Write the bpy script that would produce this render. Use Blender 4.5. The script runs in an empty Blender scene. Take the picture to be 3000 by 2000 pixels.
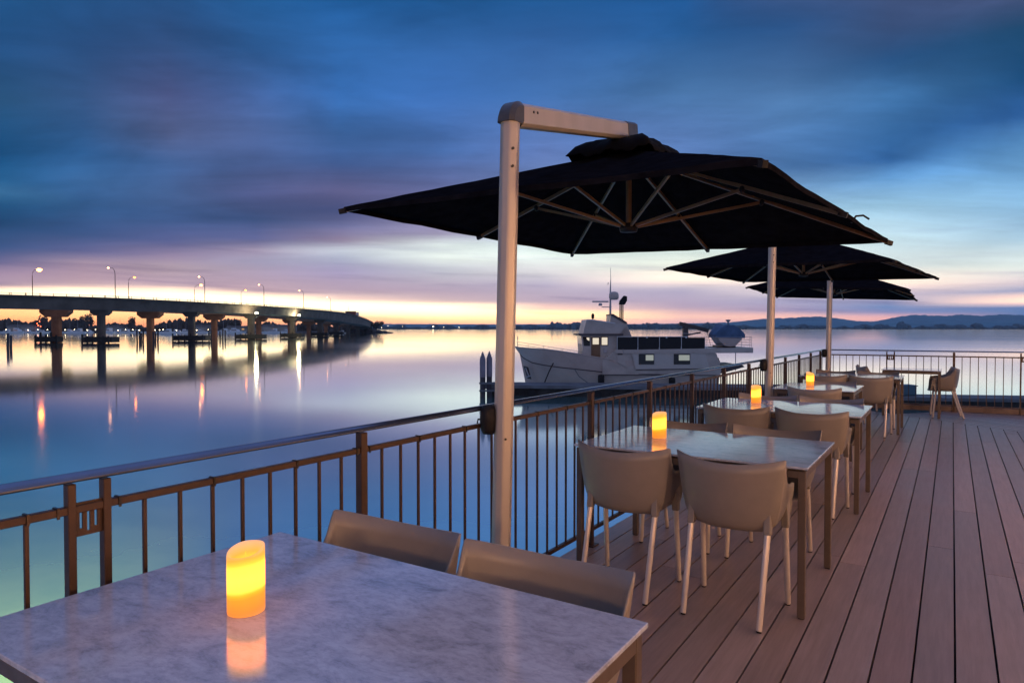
import bpy, math, random
from math import radians as rad, sin, cos, pi, sqrt, atan2, tan
from mathutils import Vector, Matrix
random.seed(7)
S = bpy.context.scene
COL = S.collection
CAMZ = 1.45          # camera height; deck surface sits at Z0, harbour water at WZ
Z0 = -0.025
WZ = -3.15
YAW = rad(32.82)
RV = Vector((cos(YAW), sin(YAW), 0)); FV = Vector((-sin(YAW), cos(YAW), 0))
def HV(r, f, z=0.0):                     # across-harbour frame: r to the right, f away, z up
    p = RV*r + FV*f; return Vector((p.x, p.y, z))

# ------------------------------------------------------------------ mesh builder
class MB:
    def __init__(s): s.v = []; s.f = []; s.sm = []
    def add(s, vs, fs, smooth=False, M=None):
        n = len(s.v)
        for v in vs:
            v = Vector(v); s.v.append(M @ v if M else v)
        for f in fs: s.f.append([n+i for i in f]); s.sm.append(smooth)
        return s
    def box(s, x0, x1, y0, y1, z0, z1, M=None):
        vs = [(x0,y0,z0),(x1,y0,z0),(x1,y1,z0),(x0,y1,z0),(x0,y0,z1),(x1,y0,z1),(x1,y1,z1),(x0,y1,z1)]
        return s.add(vs, [(0,3,2,1),(4,5,6,7),(0,1,5,4),(1,2,6,5),(2,3,7,6),(3,0,4,7)], False, M)
    def bbox(s, x0, x1, y0, y1, z0, z1, b=0.003, M=None):     # box with chamfered edges
        X=[x0,x1];Y=[y0,y1];Z=[z0,z1];vs=[];idx={}
        for i in (0,1):
            for j in (0,1):
                for k in (0,1):
                    sx=1 if i==0 else -1; sy=1 if j==0 else -1; sz=1 if k==0 else -1
                    for a,(dx,dy,dz) in enumerate(((0,b,b),(b,0,b),(b,b,0))):
                        idx[(i,j,k,a)]=len(vs); vs.append((X[i]+sx*dx,Y[j]+sy*dy,Z[k]+sz*dz))
        g=idx.get; fs=[]
        for i in (0,1):
            q=[g((i,0,0,0)),g((i,1,0,0)),g((i,1,1,0)),g((i,0,1,0))]; fs.append(q if i else q[::-1])
            q=[g((0,i,0,1)),g((1,i,0,1)),g((1,i,1,1)),g((0,i,1,1))]; fs.append(q[::-1] if i else q)
            q=[g((0,0,i,2)),g((1,0,i,2)),g((1,1,i,2)),g((0,1,i,2))]; fs.append(q if i else q[::-1])
        for j in (0,1):
            for k in (0,1):
                q=[g((0,j,k,1)),g((1,j,k,1)),g((1,j,k,2)),g((0,j,k,2))]; fs.append(q if (j+k)%2==0 else q[::-1])
                q=[g((j,0,k,0)),g((j,1,k,0)),g((j,1,k,2)),g((j,0,k,2))]; fs.append(q if (j+k)%2==1 else q[::-1])
                q=[g((j,k,0,0)),g((j,k,1,0)),g((j,k,1,1)),g((j,k,0,1))]; fs.append(q if (j+k)%2==0 else q[::-1])
        for i in (0,1):
            for j in (0,1):
                for k in (0,1):
                    q=[g((i,j,k,0)),g((i,j,k,1)),g((i,j,k,2))]; fs.append(q)
        return s.add(vs, fs, False, M)
    def tube(s, pts, r, n=10, cap=True, smooth=True, sx=1.0, M=None, up=None):
        pts=[Vector(p) for p in pts]; rs=r if isinstance(r,(list,tuple)) else [r]*len(pts)
        rings=[]; prev=None
        for i,p in enumerate(pts):
            d=(pts[min(i+1,len(pts)-1)]-pts[max(i-1,0)]).normalized()
            u=Vector(up) if up else (Vector((0,0,1)) if abs(d.z)<0.95 else Vector((1,0,0)))
            a=d.cross(u).normalized(); b=a.cross(d).normalized()
            rings.append([p+a*cos(2*pi*(k+.5)/n)*rs[i]*sx+b*sin(2*pi*(k+.5)/n)*rs[i] for k in range(n)])
        vs=[v for rg in rings for v in rg]; fs=[]
        for i in range(len(rings)-1):
            for k in range(n):
                fs.append((i*n+k,i*n+(k+1)%n,(i+1)*n+(k+1)%n,(i+1)*n+k))
        s.add(vs,fs,smooth,M)
        if cap:
            s.add(rings[0],[tuple(range(n))[::-1]],False,M); s.add(rings[-1],[tuple(range(n))],False,M)
        return s
    def bar(s, a, b, w, h, M=None):                             # square bar between two points
        a=Vector(a); b=Vector(b); d=(b-a).normalized()
        u=Vector((0,0,1)) if abs(d.z)<0.95 else Vector((0,1,0))
        x=d.cross(u).normalized()*w/2; y=x.cross(d).normalized()*h/2
        vs=[a-x-y,a+x-y,a+x+y,a-x+y,b-x-y,b+x-y,b+x+y,b-x+y]
        return s.add(vs,[(0,3,2,1),(4,5,6,7),(0,1,5,4),(1,2,6,5),(2,3,7,6),(3,0,4,7)],False,M)
    def lathe(s, prof, n=24, c=(0,0,0), smooth=True, M=None, sx=1, sy=1):
        vs=[];fs=[]
        for (r,z) in prof:
            for k in range(n):
                a=2*pi*k/n; vs.append((c[0]+r*cos(a)*sx,c[1]+r*sin(a)*sy,c[2]+z))
        for i in range(len(prof)-1):
            for k in range(n): fs.append((i*n+k,i*n+(k+1)%n,(i+1)*n+(k+1)%n,(i+1)*n+k))
        s.add(vs,fs,smooth,M)
        if prof[0][0]>1e-5: s.add(vs[:n],[tuple(range(n))[::-1]],False,M)
        if prof[-1][0]>1e-5: s.add(vs[-n:],[tuple(range(n))],False,M)
        return s
    def prism(s, poly, axis, a, b, M=None):                     # poly in the two other axes, extruded from a to b
        def P(q,t):
            return (t,q[0],q[1]) if axis=='x' else ((q[0],t,q[1]) if axis=='y' else (q[0],q[1],t))
        n=len(poly); vs=[P(q,a) for q in poly]+[P(q,b) for q in poly]
        fs=[tuple(range(n))[::-1],tuple(range(n,2*n))]+[(i,(i+1)%n,n+(i+1)%n,n+i) for i in range(n)]
        return s.add(vs,fs,False,M)
    def blob(s, c, r, seed=0, n=8, m=6, jag=.25, M=None):
        rr=random.Random(seed); vs=[];fs=[]
        for i in range(m+1):
            t=pi*i/m
            for k in range(n):
                a=2*pi*k/n; q=1+rr.uniform(-jag,jag)
                vs.append((c[0]+r[0]*sin(t)*cos(a)*q,c[1]+r[1]*sin(t)*sin(a)*q,c[2]+r[2]*cos(t)*(1+rr.uniform(-jag,jag)*.5)))
        for i in range(m):
            for k in range(n): fs.append((i*n+k,(i+1)*n+k,(i+1)*n+(k+1)%n,i*n+(k+1)%n))
        return s.add(vs,fs,False,M)
    def build(s, name, mat, parent=None, solid=None, bevel=None, subsurf=None):
        me=bpy.data.meshes.new(name); me.from_pydata([tuple(v) for v in s.v],[],s.f)
        me.polygons.foreach_set('use_smooth', s.sm); me.update()
        if mat: me.materials.append(mat)
        o=bpy.data.objects.new(name,me); COL.objects.link(o)
        if parent: o.parent=parent
        if subsurf:
            m=o.modifiers.new('sub','SUBSURF'); m.levels=subsurf; m.render_levels=subsurf
        if solid:
            m=o.modifiers.new('solid','SOLIDIFY'); m.thickness=solid; m.offset=0
        if bevel:
            m=o.modifiers.new('bev','BEVEL'); m.width=bevel; m.segments=2; m.limit_method='ANGLE'
        return o
def tag(o, label=None, cat=None, group=None, kind=None):
    if label: o['label']=label
    if cat: o['category']=cat
    if group: o['group']=group
    if kind: o['kind']=kind
    return o
def empty(name, loc=(0,0,0), rz=0.0):
    o=bpy.data.objects.new(name,None); COL.objects.link(o); o.location=loc; o.rotation_euler=(0,0,rz); o.empty_display_size=.1
    return o
def copy_tree(o, parent=None):
    c=o.copy(); COL.objects.link(c); c.parent=parent
    for ch in list(KIDS(o)): copy_tree(ch,c)
    return c
def KIDS(o): return [x for x in bpy.data.objects if x.parent==o]

# ------------------------------------------------------------------ materials
def s2l(c):
    return tuple((x/255/12.92 if x/255<=.04045 else ((x/255+.055)/1.055)**2.4) for x in c)
def mat(name, col, rough=.5, metal=0.0, var=0.0, vscale=20, col2=None, bump=0.0, bscale=60, stretch=(1,1,1), coords='Object', spec=.5, coat=0, emis=None, estr=0, detail=6, world=False):
    m=bpy.data.materials.new(name); m.use_nodes=True; nt=m.node_tree; b=nt.nodes['Principled BSDF']
    b.inputs['Base Color'].default_value=(*col,1); b.inputs['Roughness'].default_value=rough
    b.inputs['Metallic'].default_value=metal; b.inputs['Specular IOR Level'].default_value=spec
    b.inputs['Coat Weight'].default_value=coat
    if emis: b.inputs['Emission Color'].default_value=(*emis,1); b.inputs['Emission Strength'].default_value=estr
    if var or col2 or bump:
        if world:
            tc=nt.nodes.new('ShaderNodeNewGeometry'); out=tc.outputs['Position']
        else:
            tc=nt.nodes.new('ShaderNodeTexCoord'); out=tc.outputs[coords]
        mp=nt.nodes.new('ShaderNodeMapping'); nt.links.new(out,mp.inputs[0]); mp.inputs['Scale'].default_value=stretch
        if var or col2:
            n=nt.nodes.new('ShaderNodeTexNoise'); nt.links.new(mp.outputs[0],n.inputs['Vector']); n.inputs['Scale'].default_value=vscale; n.inputs['Detail'].default_value=detail; n.inputs['Roughness'].default_value=.62
            r=nt.nodes.new('ShaderNodeValToRGB'); nt.links.new(n.outputs[0],r.inputs[0])
            c2=col2 or tuple(x*(1-var) for x in col)
            c1=col if col2 else tuple(min(1,x*(1+var)) for x in col)
            r.color_ramp.elements[0].position=.33; r.color_ramp.elements[1].position=.67
            r.color_ramp.elements[0].color=(*c2,1); r.color_ramp.elements[1].color=(*c1,1)
            nt.links.new(r.outputs[0],b.inputs['Base Color'])
            mr=nt.nodes.new('ShaderNodeMapRange'); nt.links.new(n.outputs[0],mr.inputs[0])
            mr.inputs[1].default_value=.3; mr.inputs[2].default_value=.7; mr.inputs[3].default_value=min(1,rough*1.2); mr.inputs[4].default_value=rough*.85
            nt.links.new(mr.outputs[0],b.inputs['Roughness'])
        if bump:
            n2=nt.nodes.new('ShaderNodeTexNoise'); nt.links.new(mp.outputs[0],n2.inputs['Vector']); n2.inputs['Scale'].default_value=bscale; n2.inputs['Detail'].default_value=4
            bp=nt.nodes.new('ShaderNodeBump'); bp.inputs['Strength'].default_value=bump; bp.inputs['Distance'].default_value=.01
            nt.links.new(n2.outputs[0],bp.inputs['Height']); nt.links.new(bp.outputs[0],b.inputs['Normal'])
    return m
M={}
M['alu']=mat('brushed_aluminium',(.42,.37,.32),.40,.35,var=.08,vscale=5,stretch=(1,1,.15),bump=.03,bscale=200)
M['elbow']=mat('cast_grey',(.055,.055,.06),.4,.2,var=.1,vscale=30)
M['fabric']=mat('black_canopy_cloth',(.0080,.0078,.0105),.8,0,var=.35,vscale=9,bump=.3,bscale=40,spec=.10)
for k_ in ('fabric',): M[k_].node_tree.nodes['Principled BSDF'].inputs['IOR'].default_value=1.0
M['vent']=mat('black_vent_cloth',(.003,.003,.004),.9,0,bump=.6,bscale=14,spec=.1)
M['rib']=mat('bronze_anodised_ribs',(.26,.165,.085),.42,.45,var=.1,vscale=8)
M['black']=mat('black_plastic',(.012,.011,.012),.55,0,spec=.2,var=.2,vscale=25,bump=.1)
M['bolt']=mat('dark_steel_bolt',(.06,.055,.05),.3,.9)
M['shell']=mat('taupe_moulded_plastic',(.200,.173,.150),.42,0,var=.06,vscale=7,bump=.05,bscale=350,spec=.5)
M['leg']=mat('pale_aluminium_leg',(.62,.55,.50),.38,.45,var=.06,vscale=12)
M['frame']=mat('taupe_painted_frame',(.105,.078,.06),.38,.3,var=.1,vscale=14,bump=.04,bscale=300)
M['bronze']=mat('bronze_railing_paint',(.052,.027,.016),.42,.35,var=.18,vscale=18,bump=.06,bscale=200)
M['handrail']=mat('steel_handrail',(.17,.20,.27),.2,.9,var=.1,vscale=6,stretch=(1,.2,1),bump=.03,bscale=150)
M['concrete']=mat('weathered_concrete',(.105,.08,.066),.85,0,var=.25,vscale=.25,bump=.2,bscale=2,world=True)
M['concrete_lit']=mat('orange_lit_concrete',(.34,.125,.055),.85,0,var=.3,vscale=.3,bump=.2,bscale=2,world=True)  # orange light on the rear piers is put into the base colour
M['timber']=mat('tarred_timber',(.022,.018,.016),.8,0,var=.4,vscale=1.5,bump=.4,bscale=5,world=True)
M['pile']=mat('tarred_pile_wood',(.05,.042,.05),.75,0,var=.4,vscale=3,bump=.3,bscale=8)
M['pilecap']=mat('pale_plastic_sleeve',(.17,.145,.18),.6,0,var=.15,vscale=3)
M['hull']=mat('off_white_hull_paint',(.50,.40,.345),.42,0,var=.05,vscale=.6,col2=(.40,.31,.27),bump=.03,bscale=6,detail=9)
M['house']=mat('cream_superstructure_paint',(.49,.42,.37),.4,0,var=.05,vscale=.9,col2=(.37,.315,.275),detail=8)
M['hullline']=mat('dark_rub_rail',(.05,.04,.045),.5)
M['glassdark']=mat('dark_cabin_glass',(.015,.013,.012),.08,0)
M['horizonpane']=mat('horizon_glow_glass',(.2,.2,.15),.2,0,emis=(1,.86,.66),estr=.75)  # emission stands in for the bright horizon seen through the wheelhouse panes
M['skypane']=mat('dim_sky_glow_glass',(.2,.2,.18),.15,0,emis=(.9,.95,.8),estr=.28)  # weak emission paints the sky showing through the cabin windows
M['wood']=mat('varnished_door_wood',(.16,.075,.03),.4,0,var=.25,vscale=4,stretch=(1,1,.2))
M['mesh']=mat('black_shade_cloth',(.008,.008,.010),.8,0,bump=.2,bscale=10)
M['cover']=mat('blue_boat_cover',(.05,.10,.19),.7,0,var=.25,vscale=2,bump=.5,bscale=3)
M['pontoon']=mat('grey_pontoon',(.10,.10,.11),.7,0,var=.3,vscale=.8,bump=.2,bscale=4)
M['wire']=mat('steel_wire',(.35,.34,.36),.4,.6)
M['trunk']=mat('bark',(.05,.035,.025),.9)
M['foliage']=mat('dark_foliage',(.07,.055,.045),.8,0,var=.5,vscale=.25,world=True)  # brown of the glowing haze is put into the leaf colour
M['rock']=mat('spit_rock',(.06,.05,.045),.9,0,var=.5,vscale=.3,bump=.5,bscale=1,world=True)
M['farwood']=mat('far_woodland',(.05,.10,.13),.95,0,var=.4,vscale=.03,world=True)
M['hill']=mat('hazed_hill_pasture_bush',(.075,.25,.33),.95,0,var=.1,vscale=.006,col2=(.05,.17,.235),world=True,detail=8)  # blue distance haze is painted into the hill colour
M['white']=mat('white_boat_gelcoat',(.6,.58,.58),.4)
M['townwall']=mat('town_wall',(.3,.24,.2),.8,0,var=.3,vscale=.1,world=True)
M['wallp']=mat('rendered_wall',(.35,.28,.22),.8,0,var=.1,vscale=3)
def emit(name,col,st):
    m=bpy.data.materials.new(name); m.use_nodes=True; nt=m.node_tree; nt.nodes.clear()
    e=nt.nodes.new('ShaderNodeEmission'); o=nt.nodes.new('ShaderNodeOutputMaterial'); e.inputs[0].default_value=(*col,1); e.inputs[1].default_value=st
    nt.links.new(e.outputs[0],o.inputs[0]); return m
M['sodium']=emit('sodium_lamp',(1,.22,.025),22)
M['sodiumbig']=emit('bright_sodium_lamp',(1,.22,.03),36)
M['lampwarm']=emit('warm_white_lamp',(1,.42,.15),20)
M['marinalamp']=emit('marina_lamp',(1,.72,.42),22)
M['flood']=emit('pale_floodlamp',(1,.9,.6),20)
M['dimlamp']=emit('dim_far_lamp',(.6,.75,.7),.7)
M['redlamp']=emit('red_harbour_lamp',(1,.12,.04),14)
M['window']=emit('lit_restaurant_glass',(1,.50,.24),1.0)

# stone table top
def stone():
    m=bpy.data.materials.new('polished_mottled_stone'); m.use_nodes=True; nt=m.node_tree; b=nt.nodes['Principled BSDF']
    tc=nt.nodes.new('ShaderNodeTexCoord'); mp=nt.nodes.new('ShaderNodeMapping'); nt.links.new(tc.outputs['Object'],mp.inputs[0]); mp.inputs['Scale'].default_value=(.9,1.6,1); mp.inputs['Rotation'].default_value=(0,0,-.35)
    def N(sc,de,ro,di=0):
        n=nt.nodes.new('ShaderNodeTexNoise'); nt.links.new(mp.outputs[0],n.inputs['Vector']); n.inputs['Scale'].default_value=sc; n.inputs['Detail'].default_value=de; n.inputs['Roughness'].default_value=ro; n.inputs['Distortion'].default_value=di; return n
    a=N(7.5,10,.76,.5); c=N(46,6,.7,.3); e=N(2.2,4,.6)
    r=nt.nodes.new('ShaderNodeValToRGB'); nt.links.new(a.outputs[0],r.inputs[0]); cr=r.color_ramp
    cr.elements[0].position=.30; cr.elements[0].color=(.20,.215,.26,1); cr.elements[1].position=.72; cr.elements[1].color=(.50,.54,.63,1)
    x=cr.elements.new(.44); x.color=(.35,.38,.45,1); x=cr.elements.new(.55); x.color=(.43,.465,.55,1)
    r2=nt.nodes.new('ShaderNodeValToRGB'); nt.links.new(c.outputs[0],r2.inputs[0]); r2.color_ramp.elements[0].position=.36; r2.color_ramp.elements[0].color=(.62,.62,.64,1); r2.color_ramp.elements[1].position=.52; r2.color_ramp.elements[1].color=(1,1,1,1)
    mx=nt.nodes.new('ShaderNodeMix'); mx.data_type='RGBA'; mx.blend_type='MULTIPLY'; mx.inputs[0].default_value=.5
    nt.links.new(r.outputs[0],mx.inputs[6]); nt.links.new(r2.outputs[0],mx.inputs[7]); nt.links.new(mx.outputs[2],b.inputs['Base Color'])
    mr=nt.nodes.new('ShaderNodeMapRange'); nt.links.new(e.outputs[0],mr.inputs[0]); mr.inputs[1].default_value=.3; mr.inputs[2].default_value=.7; mr.inputs[3].default_value=.07; mr.inputs[4].default_value=.14; nt.links.new(mr.outputs[0],b.inputs['Roughness'])
    b.inputs['IOR'].default_value=2.4
    bp=nt.nodes.new('ShaderNodeBump'); bp.inputs['Strength'].default_value=.03; bp.inputs['Distance'].default_value=.004; nt.links.new(c.outputs[0],bp.inputs['Height']); nt.links.new(bp.outputs[0],b.inputs['Normal'])
    return m
M['stone']=stone()

def deckmat():
    m=bpy.data.materials.new('damp_decking_boards'); m.use_nodes=True; nt=m.node_tree; b=nt.nodes['Principled BSDF']; L=nt.links.new
    at=nt.nodes.new('ShaderNodeAttribute'); at.attribute_name='board'
    tc=nt.nodes.new('ShaderNodeTexCoord'); mp=nt.nodes.new('ShaderNodeMapping'); L(tc.outputs['Object'],mp.inputs[0]); mp.inputs['Scale'].default_value=(14,.9,1)
    ad=nt.nodes.new('ShaderNodeVectorMath'); L(mp.outputs[0],ad.inputs[0]); sc=nt.nodes.new('ShaderNodeVectorMath'); sc.operation='SCALE'; L(at.outputs['Color'],sc.inputs[0]); sc.inputs['Scale'].default_value=31; L(sc.outputs[0],ad.inputs[1])
    n=nt.nodes.new('ShaderNodeTexNoise'); L(ad.outputs[0],n.inputs['Vector']); n.inputs['Scale'].default_value=3; n.inputs['Detail'].default_value=8; n.inputs['Roughness'].default_value=.65
    n2=nt.nodes.new('ShaderNodeTexNoise'); L(tc.outputs['Object'],n2.inputs['Vector']); n2.inputs['Scale'].default_value=2.4; n2.inputs['Detail'].default_value=7; n2.inputs['Roughness'].default_value=.6
    r=nt.nodes.new('ShaderNodeValToRGB'); L(n.outputs[0],r.inputs[0]); r.color_ramp.elements[0].position=.25; r.color_ramp.elements[0].color=(.172,.124,.108,1); r.color_ramp.elements[1].position=.75; r.color_ramp.elements[1].color=(.275,.198,.174,1)
    hs=nt.nodes.new('ShaderNodeHueSaturation'); L(r.outputs[0],hs.inputs['Color'])
    sx=nt.nodes.new('ShaderNodeSeparateColor'); L(at.outputs['Color'],sx.inputs[0])
    mr=nt.nodes.new('ShaderNodeMapRange'); L(sx.outputs[0],mr.inputs[0]); mr.inputs[3].default_value=.82; mr.inputs[4].default_value=1.2; L(mr.outputs[0],hs.inputs['Value'])
    mr3=nt.nodes.new('ShaderNodeMapRange'); L(sx.outputs[1],mr3.inputs[0]); mr3.inputs[3].default_value=.85; mr3.inputs[4].default_value=1.15; L(mr3.outputs[0],hs.inputs['Saturation'])
    r4=nt.nodes.new('ShaderNodeValToRGB'); L(n2.outputs[0],r4.inputs[0]); r4.color_ramp.elements[0].position=.3; r4.color_ramp.elements[0].color=(.90,.90,.91,1); r4.color_ramp.elements[1].position=.62; r4.color_ramp.elements[1].color=(1.08,1.05,1.04,1)
    mx=nt.nodes.new('ShaderNodeMix'); mx.data_type='RGBA'; mx.blend_type='MULTIPLY'; mx.inputs[0].default_value=1; L(hs.outputs[0],mx.inputs[6]); L(r4.outputs[0],mx.inputs[7]); L(mx.outputs[2],b.inputs['Base Color'])
    m2=nt.nodes.new('ShaderNodeMapRange'); L(n2.outputs[0],m2.inputs[0]); m2.inputs[1].default_value=.2; m2.inputs[2].default_value=.8; m2.inputs[3].default_value=.33; m2.inputs[4].default_value=.43; L(m2.outputs[0],b.inputs['Roughness'])
    w=nt.nodes.new('ShaderNodeTexNoise'); L(ad.outputs[0],w.inputs['Vector']); w.inputs['Scale'].default_value=9; w.inputs['Detail'].default_value=3
    bp=nt.nodes.new('ShaderNodeBump'); bp.inputs['Strength'].default_value=.12; bp.inputs['Distance'].default_value=.004; L(w.outputs[0],bp.inputs['Height']); L(bp.outputs[0],b.inputs['Normal'])
    return m
M['deck']=deckmat()

def watermat():
    m=bpy.data.materials.new('calm_harbour_water'); m.use_nodes=True; nt=m.node_tree; nt.nodes.clear(); L=nt.links.new
    o=nt.nodes.new('ShaderNodeOutputMaterial'); mix=nt.nodes.new('ShaderNodeMixShader'); L(mix.outputs[0],o.inputs[0])
    d=nt.nodes.new('ShaderNodeBsdfDiffuse'); g=nt.nodes.new('ShaderNodeBsdfGlossy'); g.inputs['Color'].default_value=(.93,.98,.98,1)
    geo=nt.nodes.new('ShaderNodeNewGeometry'); mp=nt.nodes.new('ShaderNodeMapping'); L(geo.outputs['Position'],mp.inputs[0])
    mp.inputs['Rotation'].default_value=(0,0,-YAW); mp.inputs['Scale'].default_value=(.006,.03,1)
    n=nt.nodes.new('ShaderNodeTexNoise'); L(mp.outputs[0],n.inputs['Vector']); n.inputs['Scale'].default_value=1; n.inputs['Detail'].default_value=5; n.inputs['Roughness'].default_value=.55
    mr=nt.nodes.new('ShaderNodeMapRange'); L(n.outputs[0],mr.inputs[0]); mr.inputs[1].default_value=.35; mr.inputs[2].default_value=.65; mr.inputs[3].default_value=.0; mr.inputs[4].default_value=.03
    n3=nt.nodes.new('ShaderNodeTexNoise'); mp3=nt.nodes.new('ShaderNodeMapping'); L(geo.outputs['Position'],mp3.inputs[0]); mp3.inputs['Scale'].default_value=(.16,.22,1); L(mp3.outputs[0],n3.inputs['Vector']); n3.inputs['Detail'].default_value=4
    r=nt.nodes.new('ShaderNodeValToRGB'); L(n3.outputs[0],r.inputs[0]); r.color_ramp.elements[0].position=.3; r.color_ramp.elements[0].color=(.26,.68,.74,1); r.color_ramp.elements[1].position=.7; r.color_ramp.elements[1].color=(.34,.80,.80,1); L(r.outputs[0],d.inputs[0])
    lw=nt.nodes.new('ShaderNodeLayerWeight'); lw.inputs['Blend'].default_value=.5
    rf=nt.nodes.new('ShaderNodeMapRange'); L(lw.outputs['Facing'],rf.inputs[0]); rf.inputs[1].default_value=.93; rf.inputs[2].default_value=.62; rf.inputs[3].default_value=.05; rf.inputs[4].default_value=.15
    ra=nt.nodes.new('ShaderNodeMath'); L(rf.outputs[0],ra.inputs[0]); L(mr.outputs[0],ra.inputs[1]); L(ra.outputs[0],g.inputs['Roughness'])
    cr=nt.nodes.new('ShaderNodeMapRange'); L(lw.outputs['Facing'],cr.inputs[0]); cr.inputs[1].default_value=.50; cr.inputs[2].default_value=.92; cr.inputs[3].default_value=.25; cr.inputs[4].default_value=1.0; cr.interpolation_type='LINEAR'
    L(cr.outputs[0],mix.inputs[0]); L(d.outputs[0],mix.inputs[1]); L(g.outputs[0],mix.inputs[2])
    return m
M['water']=watermat()

def candlemat():
    m=bpy.data.materials.new('glowing_wax'); m.use_nodes=True; nt=m.node_tree; b=nt.nodes['Principled BSDF']; L=nt.links.new
    tc=nt.nodes.new('ShaderNodeTexCoord'); sp=nt.nodes.new('ShaderNodeSeparateXYZ'); L(tc.outputs['Object'],sp.inputs[0])
    n=nt.nodes.new('ShaderNodeTexNoise'); n.inputs['Scale'].default_value=9; L(tc.outputs['Object'],n.inputs['Vector'])
    ma=nt.nodes.new('ShaderNodeMath'); ma.operation='MULTIPLY_ADD'; L(n.outputs[0],ma.inputs[0]); ma.inputs[1].default_value=.012; L(sp.outputs[2],ma.inputs[2])
    mx_=nt.nodes.new('ShaderNodeMath'); mx_.operation='MULTIPLY_ADD'; L(sp.outputs[0],mx_.inputs[0]); mx_.inputs[1].default_value=-.16; L(ma.outputs[0],mx_.inputs[2])
    mr=nt.nodes.new('ShaderNodeMapRange'); L(mx_.outputs[0],mr.inputs[0]); mr.inputs[1].default_value=0; mr.inputs[2].default_value=.17
    r=nt.nodes.new('ShaderNodeValToRGB'); L(mr.outputs[0],r.inputs[0]); cr=r.color_ramp
    st=[(0,(.80,.24,.06)),(.10,(.90,.23,.02)),(.28,(1,.32,.008)),(.34,(1,.48,.008)),(.40,(3.8,.98,.08)),(.55,(4.8,1.05,.10)),(.72,(3.8,.98,.08)),(.78,(1,.62,.03)),(.84,(.95,.42,.04)),(.92,(.90,.42,.14)),(1,(.85,.42,.24))]
    cr.elements[0].position=0; cr.elements[0].color=(*st[0][1],1); cr.elements[1].position=1; cr.elements[1].color=(*st[-1][1],1)
    for p,c in st[1:-1]:
        e=cr.elements.new(p); e.color=(*c,1)
    L(r.outputs[0],b.inputs['Emission Color']); b.inputs['Emission Strength'].default_value=1.12; b.inputs['Base Color'].default_value=(.22,.10,.04,1); b.inputs['Roughness'].default_value=.45
    return m
M['wax']=candlemat()
M['flame']=emit('flame_glow',(1,.55,.06),1.3)

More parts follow.
